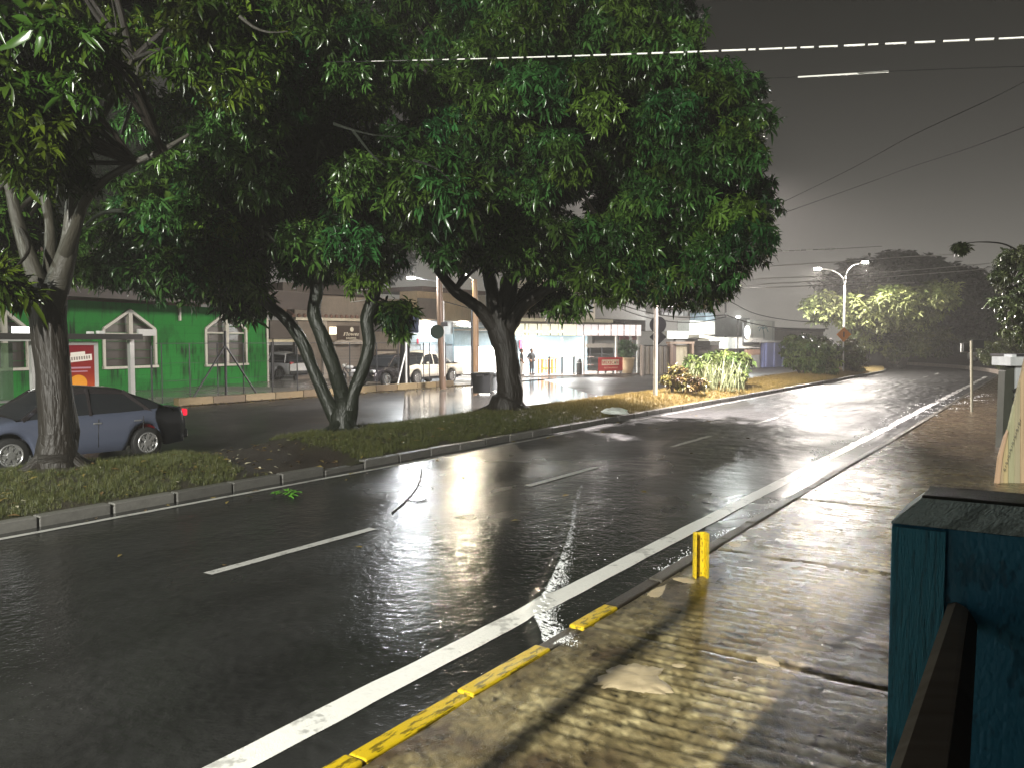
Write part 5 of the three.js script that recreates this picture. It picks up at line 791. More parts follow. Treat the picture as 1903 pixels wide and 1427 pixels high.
// ---------- street furniture across the road ----------
{ // bus shelter
  const f = new Facade(V(-27, 0, 0), V(-27, 0, -30)), A = f.point(150, 765), al = mat([0.6, 0.6, 0.58], 0.4, { metal: 0.3 });
  const t = thing('bus_shelter', 'bus shelter with dark flat roof and red advertising panel, behind the passing car', 'bus shelter', A), y = (u, v) => f.at(u, v)[1], a = (u) => f.at(u, 690)[0];
  part('roof', f.box(a(-60), 2.42, a(250), 2.60, 0.5, 1.7), mat([0.03, 0.028, 0.026], 0.4), t);
  part('roof_edge', f.box(a(-60), 2.36, a(54), 2.415, 0.45, 0.1), al, t);
  for (const u of [-55, 63, 246]) part('post', f.box(a(u) - 0.08, 0.05, a(u) + 0.08, 2.415, 0.0, 0.16), al, t);
  part('back_pane', f.box(a(-50), 0.5, a(54), 2.3, -1.0, 0.02), mat([0.5, 0.62, 0.5], 0.1, { transmission: 0.9 }), t);
  part('bench', [f.box(a(-40), 0.45, a(50), 0.51, -0.4, 0.4), f.box(a(-30), 0.05, a(-28), 0.45, -0.5, 0.1), f.box(a(40), 0.05, a(42), 0.45, -0.5, 0.1)], M.steel, t);
  const ad = part('advert_panel', f.box(a(116), 0.55, a(181), 2.34, 0.05, 0.16), al, t);
  const pt = canvasTex(256, 340, (c, w, h) => { const g = c.createLinearGradient(0, 0, 0, h); g.addColorStop(0, '#7d1526'); g.addColorStop(0.5, '#8c2018'); g.addColorStop(1, '#c05a12'); c.fillStyle = g; c.fillRect(0, 0, w, h); c.save(); c.translate(128, 90); c.rotate(-0.07); c.fillStyle = '#efe8dd'; c.fillRect(-112, -22, 220, 44); c.fillRect(-80, -44, 130, 24); c.fillStyle = '#8a7f78'; for (let i = 0; i < 9; i++) c.fillRect(-98 + i * 22, -12, 13, 22); c.restore(); c.fillStyle = '#b98a9a'; c.fillRect(24, 150, 200, 12); c.fillRect(24, 176, 170, 9); c.fillStyle = '#e79a2c'; c.beginPath(); c.ellipse(110, 260, 78, 56, 0, 0, 7); c.fill(); c.fillStyle = '#3a3778'; c.beginPath(); c.ellipse(28, 270, 26, 48, 0, 0, 7); c.fill(); c.fillStyle = '#fff3da'; c.fillRect(70, 322, 186, 12); });
  { const g = new THREE.PlaneGeometry(Math.abs(a(173) - a(119)), 1.62); g.translate((a(173) + a(119)) / 2 * f.s, 1.42, 0).applyMatrix4(f.matrix(0.056)); part('poster', g, mat([1, 1, 1], 0.3, { map: pt, em: [1, 1, 1], emi: 0.12, emissiveMap: pt }), ad); }
  part('light_tube', f.box(a(11), 2.605, a(62), 2.80, 0.52, 0.15), mat([0.9, 0.9, 0.88], 0.5, { em: [1, 1, 0.96], emi: 2.6 }), t);
  const l = new THREE.RectAreaLight(col([1, 1, 0.94]), 5, 2.6, 0.2); l.position.copy(f.world(a(36), 2.7, 0.56)); l.lookAt(l.position.clone().add(V(1, -0.6, 0))); l.name = 'light_tube'; scene.add(l);
  parts('roof_light', [f.box(a(158), 2.605, a(166), 2.68, 0.3, 0.2), f.box(a(176), 2.605, a(186), 2.7, 0.3, 0.2)], M.white, t); part('end_sign', f.box(a(252), 2.55, a(284), 2.78, 0.2, 0.1), M.paleSteel, t);
  const th = thing('thin_pole', 'thin dark pole standing against the green wall right of the bus shelter', 'pole', f.point(278, 762)); part('shaft', bar(f.world(a(278), 0.05, 0.1), f.world(a(278), 2.2, 0.1), 0.035), M.darkSteel, th); part('base_plate', bar(f.world(a(278), 0.03, 0.1), f.world(a(278), 0.07, 0.1), 0.12, 0.12, 12), M.darkSteel, th);
}
{ // wire fence along the car park, its low wall, the braced post
  const f = new Facade(V(-27.4, 0, 0), V(-27.4, 0, -40)), A = f.point(560, 740), t = thing('wire_fence', 'wire fence on thin posts along the car park, above the low yellowish wall', 'fence', A), a = (u) => f.at(u, 690)[0];
  const us = [300, 352, 404, 452, 505, 552, 600, 650, 700, 740, 787, 798, 828];
  for (const u of us) part('post', bar(f.world(a(u), 0.05, 0), f.world(a(u), 2.3, 0), 0.024, 0.024, 6), M.darkSteel, t);
  for (const yy of [0.9, 1.55, 2.28]) part(yy > 2 ? 'top_rail' : 'wire', bar(f.world(a(290), yy, 0), f.world(a(830), yy, 0), yy > 2 ? 0.014 : 0.006, undefined, 5), M.darkSteel, t);
  const b = thing('braced_post', 'dark post braced by two slanting struts in front of the green wall', 'post', f.world(a(400), 0, 0.6)); part('post', bar(f.world(a(400), 0.05, 0.6), f.world(a(400), 2.75, 0.6), 0.05), M.darkSteel, b); for (const s of [-1, 1]) part('strut', bar(f.world(a(400) + s * 1.65, 0.05, 0.6), f.world(a(400), 2.2, 0.6), 0.035), M.darkSteel, b);
  const b2 = thing('braced_post', 'pale post with a slanting strut, left of the dark sign post', 'post', f.world(a(740), 0, 0.5)); part('post', bar(f.world(a(740), 0.05, 0.5), f.world(a(740), 2.5, 0.5), 0.06), M.paleSteel, b2); part('strut', bar(f.world(a(722), 0.05, 0.5), f.world(a(740), 1.9, 0.5), 0.04), M.paleSteel, b2);
  const w = thing('low_wall', 'low yellowish kerb wall at the edge of the car park', 'wall', f.world(a(690), 0, 0.9)), wm = [paintM([0.22, 0.165, 0.08]), paintM([0.15, 0.11, 0.06]), paintM([0.27, 0.21, 0.11])], r = rng(13);
  for (let u0 = a(300), e = a(818), s = Math.sign(e - u0), k = 0; s * (e - u0) > 0.2; k++) { const u1 = u0 + s * 1.5; part('block', f.box(u0, 0, u1 - s * 0.03, 0.30 + 0.03 * r(), 0.95 + 0.03 * r(), 0.3), wm[k % 3], w); u0 = u1; }
  // bollard block at the end of it
  // dark post with a sign box
  const d = thing('sign_post', 'thick dark post carrying a dark blue box sign, left of the wooden pole', 'sign', f.world(a(752), 0, 0.2)), fd = new Facade(f.world(a(752), 0, 0.2), f.world(a(752), 0, 0.2).add(RIGHT)), q = (u0, v0, u1, v1, o, dep) => fd.rect(u0, v0, u1, v1, o, dep);
  part('post', (() => { const p = fd.point(752, 718), g = limb([p.clone().setY(0.05), fd.point(752, 660), fd.point(755, 600)], [0.27, 0.25, 0.22], 12, 0.04); return g; })(), M.matte, d);
  part('sign_box', q(757, 580, 777, 619, 0.2, 0.4), mat([0.006, 0.009, 0.020], 0.7, { specularIntensity: 0.4 }), d); part('bracket', q(746, 592, 757, 597, 0.0, 0.1), M.darkSteel, d);
  // wooden pole
  const pb = G(823, 723, 0.05), wp = thing('utility_pole', 'weathered wooden pole with a round dark sign, left of the white pickup', 'pole', pb), dd = depthOf(pb);
  part('shaft', limb([pb.clone(), P(820, 650, dd), P(817, 560, dd), P(816, 420, dd)], [0.17, 0.16, 0.15, 0.12], 12, 0.04), M.woodPole, wp);
  part('round_sign', (() => { const p = P(812, 617, dd - 0.25), q2 = p.clone().addScaledVector(FWD, 0.05); return bar(p, q2, 0.34, 0.34, 24); })(), mat([0.006, 0.016, 0.011], 0.8, { specularIntensity: 0.3 }), wp); part('box', (() => { const p = P(826, 603, dd - 0.1); return rbx(0.3, 0.2, 0.2, p.x, p.y, p.z, 0.02, YAW); })(), M.dark, wp);
  part('conduit', bar(P(826, 700, dd - 0.1), P(824, 560, dd - 0.1), 0.03), M.paleSteel, wp);
  const hp = P(817, 524, dd), hd = P(764, 515, dd); part('lamp_arm', bar(hp, hd, 0.04), M.steel, wp); part('lamp_head', rbx(0.45, 0.12, 0.24, hd.x, hd.y - 0.05, hd.z, 0.05), LAMP, wp); lampLight(hd.clone().add(V(0, -0.05, 0)), [0.93, 0.97, 1], 130, 8);
  // brown pole beside a dark thin one
  const bb = G(884, 716, 0.05), db = depthOf(bb), bp = thing('utility_pole', 'brown timber pole with a thin dark pipe beside it, behind the black bins', 'pole', bb); part('shaft', limb([bb.clone(), P(884, 660, db), P(884, 600, db), P(882, 520, db)], [0.16, 0.15, 0.15, 0.13], 12, 0.05), mat([0.30, 0.18, 0.09], 0.5, { map: T.wood }), bp); { const q1 = P(882, 522, db), q2 = P(862, 508, db + 0.2); part('lamp_arm', bar(q1, q2, 0.04), M.steel, bp); part('lamp_head', rbx(0.42, 0.12, 0.24, q2.x, q2.y - 0.05, q2.z, 0.05), LAMP, bp); lampLight(q2.clone().add(V(0, -0.05, 0)), [1, 0.86, 0.62], 150, 6); }
  part('pipe', bar(P(877, 722, db - 0.6).setY(0.05), P(877, 560, db - 0.6), 0.055), M.black, bp);
  // bins
  const bin = (u, v, w2, h, c, label) => { const p = G(u, v, 0.02), tb = thing('wheelie_bin', label, 'bin', p, undefined); const sh = [[-1, -1], [1, -1], [1, 1], [-1, 1]]; const g = new THREE.CylinderGeometry(w2 / 2 * 1.35, w2 / 2 * 1.15, h, 4, 1).rotateY(Math.PI / 4); g.translate(p.x, p.y + h / 2 + 0.06, p.z);
    part('body', g.rotateY(0), mat(c, 0.35), tb); part('lid', [rbx(w2 * 1.04, 0.09, w2 * 1.04, p.x, p.y + h + 0.1, p.z, 0.03)], mat(c.map((k) => k * 0.8), 0.35), tb); part('handle', bx(w2 * 0.4, 0.05, 0.06, p.x, p.y + h + 0.02, p.z + w2 * 0.55), M.dark, tb); for (const s of [-1, 1]) part('wheel', new THREE.CylinderGeometry(0.1, 0.1, 0.06, 14).rotateZ(Math.PI / 2).translate(p.x + s * w2 * 0.35, p.y + 0.1, p.z - w2 * 0.4), M.tyre, tb); tb.rotation.y = YAW * 0.6; return tb; };
  bin(897, 732, 0.84, 0.82, [0.018, 0.02, 0.022], 'large black bin beside the trunk of the biggest tree'); bin(921, 727, 0.5, 0.72, [0.22, 0.24, 0.25], 'smaller grey bin half behind the big trunk, next to the black bin');
}
{ // signs and posts on the median
  let b = onMedian(1218, 738), d = depthOf(b), t = thing('street_lamp', 'pale lamp pole carrying dark backs of a round and a diamond sign, on the median', 'street lamp', b);
  const mt = b.clone().setY(8.3), mp = paintM([0.62, 0.58, 0.52], 0.4); part('post', bar(b.clone(), mt, 0.085, 0.06, 10), mp, t);
  for (const [s, cd] of [[2.2, 2900], [-2.2, 900]]) { const e = mt.clone().add(V(s, 0.35, 0)); part('arm', tube([mt.clone().add(V(0, -0.3, 0)), mt.clone().add(V(s * 0.15, 0.15, 0)), mt.clone().add(V(s * 0.5, 0.33, 0)), e], 0.04, 14), mp, t); part('lamp_head', rbx(0.48, 0.14, 0.26, e.x, e.y, e.z, 0.05), LAMP, t); const l = new THREE.SpotLight(col([1, 0.90, 0.87]), cd, 0, 1.47, 0.3); l.position.copy(e).add(V(0, -0.09, 0)); l.target.position.copy(e).add(V(0, -5, 0)); l.castShadow = true; l.shadow.radius = 6; l.name = 'lamp'; scene.add(l, l.target); }
  { const face = (u, v) => P(u, v, d + 0.08), k = (p, r, n, turn) => { const g = new THREE.CylinderGeometry(r, r, 0.03, n).rotateY(turn).rotateX(Math.PI / 2).rotateY(YAW * 0.8); return g.translate(p.x, p.y, p.z); };
    part('round_sign', k(face(1223, 604), 0.31, 28, 0), M.matte, t); part('diamond_sign', k(face(1223, 627), 0.31, 4, 0), M.matte, t);
    const p = P(1240, 575, d); part('name_plate', rbx(0.42, 0.26, 0.03, p.x, p.y, p.z, 0.008, YAW), M.dark, t); const p2 = P(1240, 569.5, d - 0.02); part('plate_stripe', bx(0.42, 0.05, 0.035, p2.x, p2.y, p2.z, YAW), M.white, t); }
  b = onMedian(1568, 692); d = depthOf(b); t = thing('warning_sign', 'small orange diamond warning sign on a thin post among the median trees', 'sign', b);
  part('post', bar(b.clone(), P(1568, 612, d), 0.045, 0.045, 8), M.paleSteel, t);
  { const p = P(1569, 622, d - 0.08), g = new RoundedBoxGeometry(0.72, 0.72, 0.03, 1, 0.012).rotateZ(Math.PI / 4).rotateY(YAW); part('panel', g.translate(p.x, p.y, p.z), mat([0.75, 0.26, 0.02], 0.4), t); const q = P(1569, 622, d - 0.1); part('arrow', [bx(0.07, 0.36, 0.012, q.x, q.y, q.z, YAW)], M.black, t); }
  // double street lamp
  b = P(1568, 693, 64).setY(0.25); d = 64; t = thing('double_street_lamp', 'double-armed street lamp with two glowing heads above the median, far down the road', 'street lamp', b);
  const top = P(1571, 512, d), hr = P(1608, 488, d), hl = P(1520, 500, d - 0.6);
  part('pole', bar(b.clone(), top, 0.11, 0.07, 12), M.paleSteel, t); part('arm', tube([top.clone().add(V(0, -0.4, 0)), P(1575, 504, d), P(1586, 493, d), hr], 0.05, 16), M.paleSteel, t); part('arm', tube([top.clone().add(V(0, -0.6, 0)), P(1564, 514, d - 0.1), P(1548, 504, d - 0.3), hl], 0.05, 16), M.paleSteel, t);
  for (const h of [hr, hl]) { const hd = part('lamp_head', rbx(0.48, 0.16, 0.3, h.x, h.y, h.z, 0.06), mat([0.9, 0.9, 0.9], 0.5, { em: [1, 0.97, 0.9], emi: 60 }), t); }
  for (const [h, cd] of [[hr, 600], [hl, 1000]]) { const l = new THREE.SpotLight(col([1, 0.92, 0.84]), cd, 0, 1.5, 0.15); l.position.copy(h).add(V(0, -0.1, 0)); l.target.position.copy(h).add(V(0, -5, 1.5)); l.castShadow = true; l.shadow.radius = 8; l.name = 'lamp'; scene.add(l, l.target); l.target.visible = true; }
  // the lamp that lights this side, behind the viewer, and one at the far pavement to the left, both out of the picture
  const lamp = (x, z, h, ax, cd, c, label) => { const q = thing('street_lamp', label, 'street lamp', V(x, 0, z)); part('pole', bar(V(x, 0, z), V(x, h, z), 0.11, 0.07, 12), M.paleSteel, q); part('arm', bar(V(x, h - 0.1, z), V(x + ax, h + 0.15, z), 0.045), M.paleSteel, q); part('lamp_head', rbx(0.46, 0.14, 0.26, x + ax, h + 0.12, z, 0.05), LAMP, q); const l = new THREE.SpotLight(col(c), cd, 0, 1.45, 0.35); l.position.set(x + ax, h, z); l.target.position.set(x + ax + (x > -10 ? -2.5 : -2), 0, z - 7); l.castShadow = true; l.shadow.radius = x > -10 ? 3 : 5; l.name = 'lamp'; scene.add(l, l.target); return l; };
  for (const [px, pz, lab] of [[-2.2, 5, 'thin steel pole by the near kerb behind the viewer']]) { const q = thing('utility_pole', lab, 'pole', V(px, 0, pz)); part('shaft', bar(V(px, 0, pz), V(px, 7.4, pz), 0.04, undefined, 12), M.paleSteel, q); part('cap', bar(V(px, 7.4, pz), V(px, 7.46, pz), 0.05, 0.03, 12), M.darkSteel, q); }
  lamp(-2.9, 14, 8.8, 1.0, 4300, [1, 0.98, 0.89], 'pale street lamp on the near kerb behind the viewer');
  lamp(-26.7, 3.5, 11.5, 1.0, 640, [0.95, 1, 0.86], 'pale street lamp on the far pavement left of the bus shelter');
  // utility pole and street-name post
  b = G(1349, 676, 0.05); d = depthOf(b); t = thing('utility_pole', 'slim dark utility pole with white insulators behind the shrubs', 'pole', b); part('shaft', bar(b.clone(), P(1349, 552, d), 0.14, 0.1, 10), mat([0.10, 0.085, 0.075], 0.5), t);
  for (const [u, v] of [[1347, 561], [1350, 560], [1350, 584]]) { const p = P(u, v, d - 0.2); part('insulator', ball(0.14, p.x, p.y, p.z, 1, 1.1, 1, 8), M.white, t); }
  b = G(1807, 765, 0.05); d = depthOf(b); t = thing('name_sign_post', 'street-name post with two dark plates on the near pavement at the right', 'sign', b); part('post', bar(b.clone(), P(1806, 634, d), 0.045, 0.045, 10), mat([0.2, 0.19, 0.14], 0.4), t);
  { const k = (u0, v0, u1, v1, dd, tw) => { const p = P((u0 + u1) / 2, (v0 + v1) / 2, dd); return rbx((u1 - u0) * dd / FOCAL, (v1 - v0) * dd / FOCAL, 0.03, p.x, p.y, p.z, 0.01, YAW + tw); }; part('name_plate', k(1790, 638, 1803, 654, d + 0.1, 0.3), M.dark, t); part('name_plate', k(1808, 632, 1829, 648, d, -0.1), M.dark, t); part('plate_edge', k(1786, 639, 1789.5, 655, d + 0.12, 0.3), M.paleSteel, t); }
}
{ // things on the road and pavement
  let b = G(1302, 1073, 0.07), t = thing('yellow_bollard', 'short yellow channel-section bollard on the pavement kerb', 'bollard', b); const yl = mat([0.62, 0.44, 0.01], 0.35, { map: rep(T.chip, 1.3, 1.3), bump: rep(T.grit, 2, 2), bumpScale: 0.002 }), h = 0.44;
  { const g = (w, dd, x, z) => rbx(w, h, dd, x, h / 2, z, 0.006).rotateY(YAW + 0.12).translate(b.x, b.y, b.z); part('web', g(0.115, 0.012, 0, -0.04), yl, t); part('flange', g(0.014, 0.09, -0.058, 0), yl, t); part('flange', g(0.026, 0.09, 0.058, 0), yl, t); }
  // pale sand washed onto the pavement
  const sand = mat([0.60, 0.49, 0.31], 0.4, { map: rep(T.grime, 2, 2), bump: rep(T.grit, 6, 6), bumpScale: 0.006 });
  const patch = (pts, hgt, label, name = 'sand_patch') => { // an uneven low heap with the given outline in the photograph
    const w = pts.map(([u, v]) => G(u, v, 0.08)), c = w.reduce((a, p) => a.add(p), V(0, 0, 0)).multiplyScalar(1 / w.length), N = 72, K = 7, pos = [], idx = [], cv = new THREE.CatmullRomCurve3(w, true);
    for (let k = 0; k <= K; k++) for (let i = 0; i < N; i++) { const e = cv.getPoint(i / N), f = k / K, x = lerp(c.x, e.x, f * (1 + 0.22 * nz(i * 0.37, k * 0.3) + 0.12 * nz(i * 0.93, 3))), z = lerp(c.z, e.z, f * (1 + 0.22 * nz(i * 0.37, k * 0.3) + 0.12 * nz(i * 0.93, 3))); pos.push(x, pavementY(x, z) - 0.006 + hgt * Math.pow(1 - f * f, 0.6) * (1 + 0.4 * nz(x * 9, z * 9)), z); }
    for (let k = 0; k < K; k++) for (let i = 0; i < N; i++) { const a = k * N + i, a2 = k * N + (i + 1) % N; idx.push(a, a2, a + N, a + N, a2, a2 + N); }
    const g = new THREE.BufferGeometry(); g.setAttribute('position', new THREE.Float32BufferAttribute(pos, 3)); g.setIndex(idx); g.computeVertexNormals(); if (g.attributes.normal.getY(0) < 0) { g.setIndex(idx.map((_, i) => idx[i - (i % 3) + [0, 2, 1][i % 3]])); g.computeVertexNormals(); }
    single(name, prep(g), sand, label, 'sand patch'); };
  patch([[1102, 1272], [1118, 1248], [1150, 1230], [1195, 1232], [1232, 1240], [1228, 1256], [1250, 1276], [1244, 1289], [1205, 1289], [1160, 1281]], 0.028, 'largest pale sand patch, fan-shaped, on the wet pavement');
  patch([[1200, 1106], [1216, 1090], [1238, 1084], [1236, 1098], [1218, 1110]], 0.012, 'small triangular sand patch left of the yellow bollard');
  patch([[1246, 1072], [1268, 1070], [1294, 1076], [1294, 1083], [1262, 1081]], 0.012, 'thin sand streak at the foot of the yellow bollard');
  patch([[1348, 1008], [1366, 1003], [1382, 1012], [1366, 1016]], 0.010, 'small sand patch behind the yellow bollard');
  patch([[1402, 1218], [1430, 1215], [1452, 1236], [1436, 1242]], 0.010, 'faint sand patch on the scored slab, farthest to the right');
  patch([[1242, 1234], [1262, 1230], [1280, 1236], [1262, 1241]], 0.010, 'narrow sand patch just above the fan-shaped one');
  patch([[1354, 1258], [1372, 1254], [1382, 1262], [1366, 1266]], 0.008, 'tiny sand patch right of the fan-shaped one');
  // a leafy sprig and a twig on the road, a bag on the median
  const sp = G(535, 918, 0.03); t = thing('leafy_sprig', 'bright green leafy sprig fallen on the road near the median', 'sprig', sp); const r = rng(17), gs = [], g2 = [];
  for (let i = 0; i < 34; i++) { const g = leafGeo(0.12 + 0.1 * r(), 0.05, 0.2, 3); g.rotateX(-0.35 * r()); g.rotateY(r() * 6.28); g.translate(sp.x + (r() - 0.5) * 0.45, sp.y + 0.03 * r() + 0.01, sp.z + (r() - 0.5) * 0.3); gs.push(g); } part('leaves', gs, mat([0.10, 0.30, 0.03], 0.35, { side: true }), t).userData.kind = 'stuff'; part('stem', tube([sp.clone().add(V(-0.25, 0.02, 0.1)), sp.clone().add(V(0, 0.04, 0)), sp.clone().add(V(0.28, 0.02, -0.05))], 0.008), M.bark, t);
  const wv = (u, v) => G(u, v, 0.045); t = thing('twig', 'thin curved twig lying on the wet road by the blue-white reflection', 'twig', wv(765, 915)); part('stem', tube([wv(729, 952), wv(748, 936), wv(765, 918), wv(779, 895), wv(784, 870)], 0.010, 30), M.black, t); part('side_twig', tube([wv(757, 928), wv(775, 932), wv(792, 928)], 0.008, 12), M.black, t);
  const bg = onMedian(1143, 768, 0.22); t = thing('plastic_bag', 'crumpled white plastic bag on the median edge by the kerb', 'bag', bg); { const g = new THREE.IcosahedronGeometry(0.3, 5), p = g.attributes.position; for (let i = 0; i < p.count; i++) { const q = V(p.getX(i), p.getY(i), p.getZ(i)), k = 1 + 0.4 * fbm(q.x * 6, q.y * 6, q.z * 6); p.setXYZ(i, q.x * k * 1.35, Math.max(-0.03, q.y * k * 0.5), q.z * k * 0.9); } g.computeVertexNormals(); part('bag', prep(g.translate(bg.x, bg.y + 0.03, bg.z)), mat([0.62, 0.66, 0.62], 0.4), t); part('tied_end', prep(new THREE.ConeGeometry(0.07, 0.16, 8).rotateZ(0.9).translate(bg.x + 0.3, bg.y + 0.12, bg.z)), mat([0.5, 0.6, 0.52], 0.4), t); }
}
// ---------- the near wall at the right ----------
function frustum(x0, x1, z0, z1, y0, y1, i) { const b = [[x0, z0], [x1, z0], [x1, z1], [x0, z1]], tp = [[x0 + i, z0 - i], [x1 - i, z0 - i], [x1 - i, z1 + i], [x0 + i, z1 + i]], pos = []; const q = (a, bb, c, d) => pos.push(...a, ...bb, ...c, ...a, ...c, ...d); for (let k = 0; k < 4; k++) { const n = (k + 1) % 4; q([b[k][0], y0, b[k][1]], [b[n][0], y0, b[n][1]], [tp[n][0], y1, tp[n][1]], [tp[k][0], y1, tp[k][1]]); } q(...tp.map(([x, z]) => [x, y1, z])); const g = new THREE.BufferGeometry(); g.setAttribute('position', new THREE.Float32BufferAttribute(pos, 3)); g.computeVertexNormals(); const N = g.attributes.normal; return prep(g); }
{
  const teal = mat([0.028, 0.19, 0.34], 0.5, { map: rep(T.wear, 0.9, 0.9), bump: rep(T.grit, 1, 1), bumpScale: 0.004 }), moss = mat([0.56, 0.68, 0.70], 0.5, { map: rep(T.wear, 1.6, 1.6), bump: rep(T.grit, 2, 2), bumpScale: 0.012 });
  const x0 = -0.425, x1 = 0.55, s0 = 2.93, s1 = 3.30;
  const t = thing('gate_pillar', 'dark teal painted concrete gate pillar with a bevelled mossy top, nearest the viewer', 'pillar', V(-0.1, 0, -3.1));
  part('shaft', bx(x1 - x0, 1.764, s1 - s0, (x0 + x1) / 2, 0.882, -(s0 + s1) / 2), teal, t);
  part('cap', frustum(x0 - 0.004, x1, -s0 + 0.004, -s1, 1.766, 1.842, 0.08), moss, t);
  part('top_slab', rbx(x1 - x0 - 0.15, 0.012, s1 - s0 - 0.158, (x0 + x1) / 2, 1.846, -(s0 + s1) / 2, 0.006), mat([0.05, 0.055, 0.052], 0.4, { map: rep(T.chip, 2, 2), bump: rep(T.grit, 2, 2), bumpScale: 0.015 }), t);
  part('rendered_edge', bx(0.155, 1.757, 0.014, x0 + 0.079, 0.8785, -s0 + 0.009), mat([0.036, 0.26, 0.41], 0.45, { map: rep(T.wear, 1.4, 1.4), bump: rep(T.grit, 1, 1), bumpScale: 0.005 }), t);
  // a tapering brace leaning on it
  const rail = thing('wooden_brace', 'dark brown weathered wooden brace leaning against the teal pillar', 'brace', V(-0.27, 0, -2)), q = (u, v, d) => P(u, v, d);
  const wedge = (a, b, c, d, th, n) => { const k = [a, b, c, d], w = k.map((p) => p.clone().addScaledVector(n, th)), pos = []; const Q = (p, r, s2, t2) => pos.push(...p.toArray(), ...r.toArray(), ...s2.toArray(), ...p.toArray(), ...s2.toArray(), ...t2.toArray()); Q(k[0], k[1], k[2], k[3]); Q(w[3], w[2], w[1], w[0]); for (let i = 0; i < 4; i++) Q(k[i], w[i], w[(i + 1) % 4], k[(i + 1) % 4]); const g = new THREE.BufferGeometry(); g.setAttribute('position', new THREE.Float32BufferAttribute(pos, 3)); g.computeVertexNormals(); return prep(g); };
  const wood = mat([0.40, 0.34, 0.29], 0.55, { map: T.wood, bump: T.wood, bumpScale: 0.006 });
  part('board', wedge(q(1798, 1058, 2.82), q(1630, 1560, 1.75), q(1740, 1560, 1.78), q(1812, 1058, 2.84), 0.04, FWD), wood, rail);
  part('side_board', wedge(q(1813, 1058, 2.84), q(1742, 1560, 1.80), q(1796, 1560, 1.88), q(1823, 1062, 2.87), 0.03, FWD), mat([0.09, 0.07, 0.055], 0.55, { map: T.wood, bump: T.wood, bumpScale: 0.006 }), rail);
  const gate = thing('blue_gate', 'dark blue metal gate at the right edge beside the brown brace', 'gate', V(0.2, 0, -2.9));
  part('sheet', rbx(0.9, 1.62, 0.03, 0.58, 0.83, -2.885, 0.008), mat([0.014, 0.06, 0.13], 0.4, { map: rep(T.wear, 1, 1) }), gate); part('stile', rbx(0.05, 1.64, 0.05, 0.105, 0.83, -2.88, 0.012), mat([0.008, 0.025, 0.05], 0.4), gate);
  // the house the picture was taken from, behind the viewer
  const hs = thing('viewer_house', 'plain rendered house behind the viewer on the near pavement side', 'house', V(3, 0, 7)); const hm = paintM([0.3, 0.3, 0.28]);
  part('wall', bx(10, 4.5, 9, -1.6 + 5, 2.25, 1.6 + 4.5), hm, hs); part('roof', bx(10.1, 0.2, 9.1, -1.6 + 5.04, 4.605, 1.6 + 4.56), M.dark, hs); part('door', bx(1, 2.1, 0.06, 3, 1.1, 1.56), M.woodPole, hs); part('window', bx(1.4, 1.1, 0.06, 1.1, 1.7, 1.56), M.glass, hs);
}
{ // neighbour's gatehouse wall and the leaning cream boards
  const f = new Facade(P(1850, 905, 13.6).setY(0), P(1850, 905, 13.6).setY(0).add(RIGHT)), A = f.point(1870, 895);
  const t = thing('gatehouse_wall', 'white gatehouse wall with a projecting cap and dark corner post, at the right edge', 'wall', f.world(f.at(1890, 700, -5)[0], 0, -5));
  const f2 = new Facade(f.world(0, 0, -4.6), f.world(1, 0, -4.6)); const wm = paintM([0.66, 0.69, 0.70], 0.45);
  part('wall', f2.rect(1886, 680, 1990, 905, 0, 0.3), wm, t); part('cap', [f2.rect(1879, 664, 1990, 680, 0.2, 0.7)], wm, t); part('cap_block', f2.rect(1882, 659, 1890, 664, 0.0, 0.3), wm, t); part('roof_sheet', f2.rect(1890, 658.5, 1990, 663, -0.1, 1.0), M.dark, t);
  part('corner_post', f2.poly([[1869, 690], [1886, 681], [1886, 900], [1860, 900]], -0.02, 0.25), mat([0.07, 0.075, 0.06], 0.5, { map: T.grime }), t); parts('bracket', [rod(f2.point(1884, 727, 0.1), f2.point(1906, 714, 0.1), 0.05, 0.05), rod(f2.point(1884, 742, 0.1), f2.point(1900, 730, 0.1), 0.05, 0.05)], M.dark, t);
  const b = thing('cream_boards', 'leaning cream boarded panel with a slanting top edge, at the right above the pillar', 'panel', A), top = (u) => u < 1875 ? lerp(888, 800, (u - 1847) / 28) : lerp(800, 694, (u - 1875) / 26);
  const r = rng(23); let u = 1858; while (u < 1975) { const w = 8 + 5 * r(); part('board', f.poly([[u, 910], [u + w - 0.8, 910], [u + w - 0.8, Math.max(560, top(u + w))], [u, Math.max(560, top(u))]], 0.02 * r(), 0.05), mat([0.50 + 0.1 * r(), 0.42 + 0.08 * r(), 0.26 + 0.06 * r()], 0.5, { map: rep(T.wood, 1.5, 0.5), bump: T.wood, bumpScale: 0.004 }), b); u += w; }
  part('edge_strip', f.poly([[1851, 910], [1857.5, 910], [1864, 850], [1875, 800], [1869, 812], [1858, 850]], 0.06, 0.06), mat([0.5, 0.34, 0.22], 0.5), b);
  part('chain', (() => { const gs = []; for (let i = 0; i < 16; i++) { const p = f.point(lerp(1868, 1897, i / 15), lerp(872, 780, i / 15), 0.10); gs.push(new THREE.TorusGeometry(0.014, 0.004, 5, 10).rotateY((i % 2) * 1.57).rotateZ(0.4).translate(p.x, p.y, p.z)); } return gs; })(), M.darkSteel, b);
}
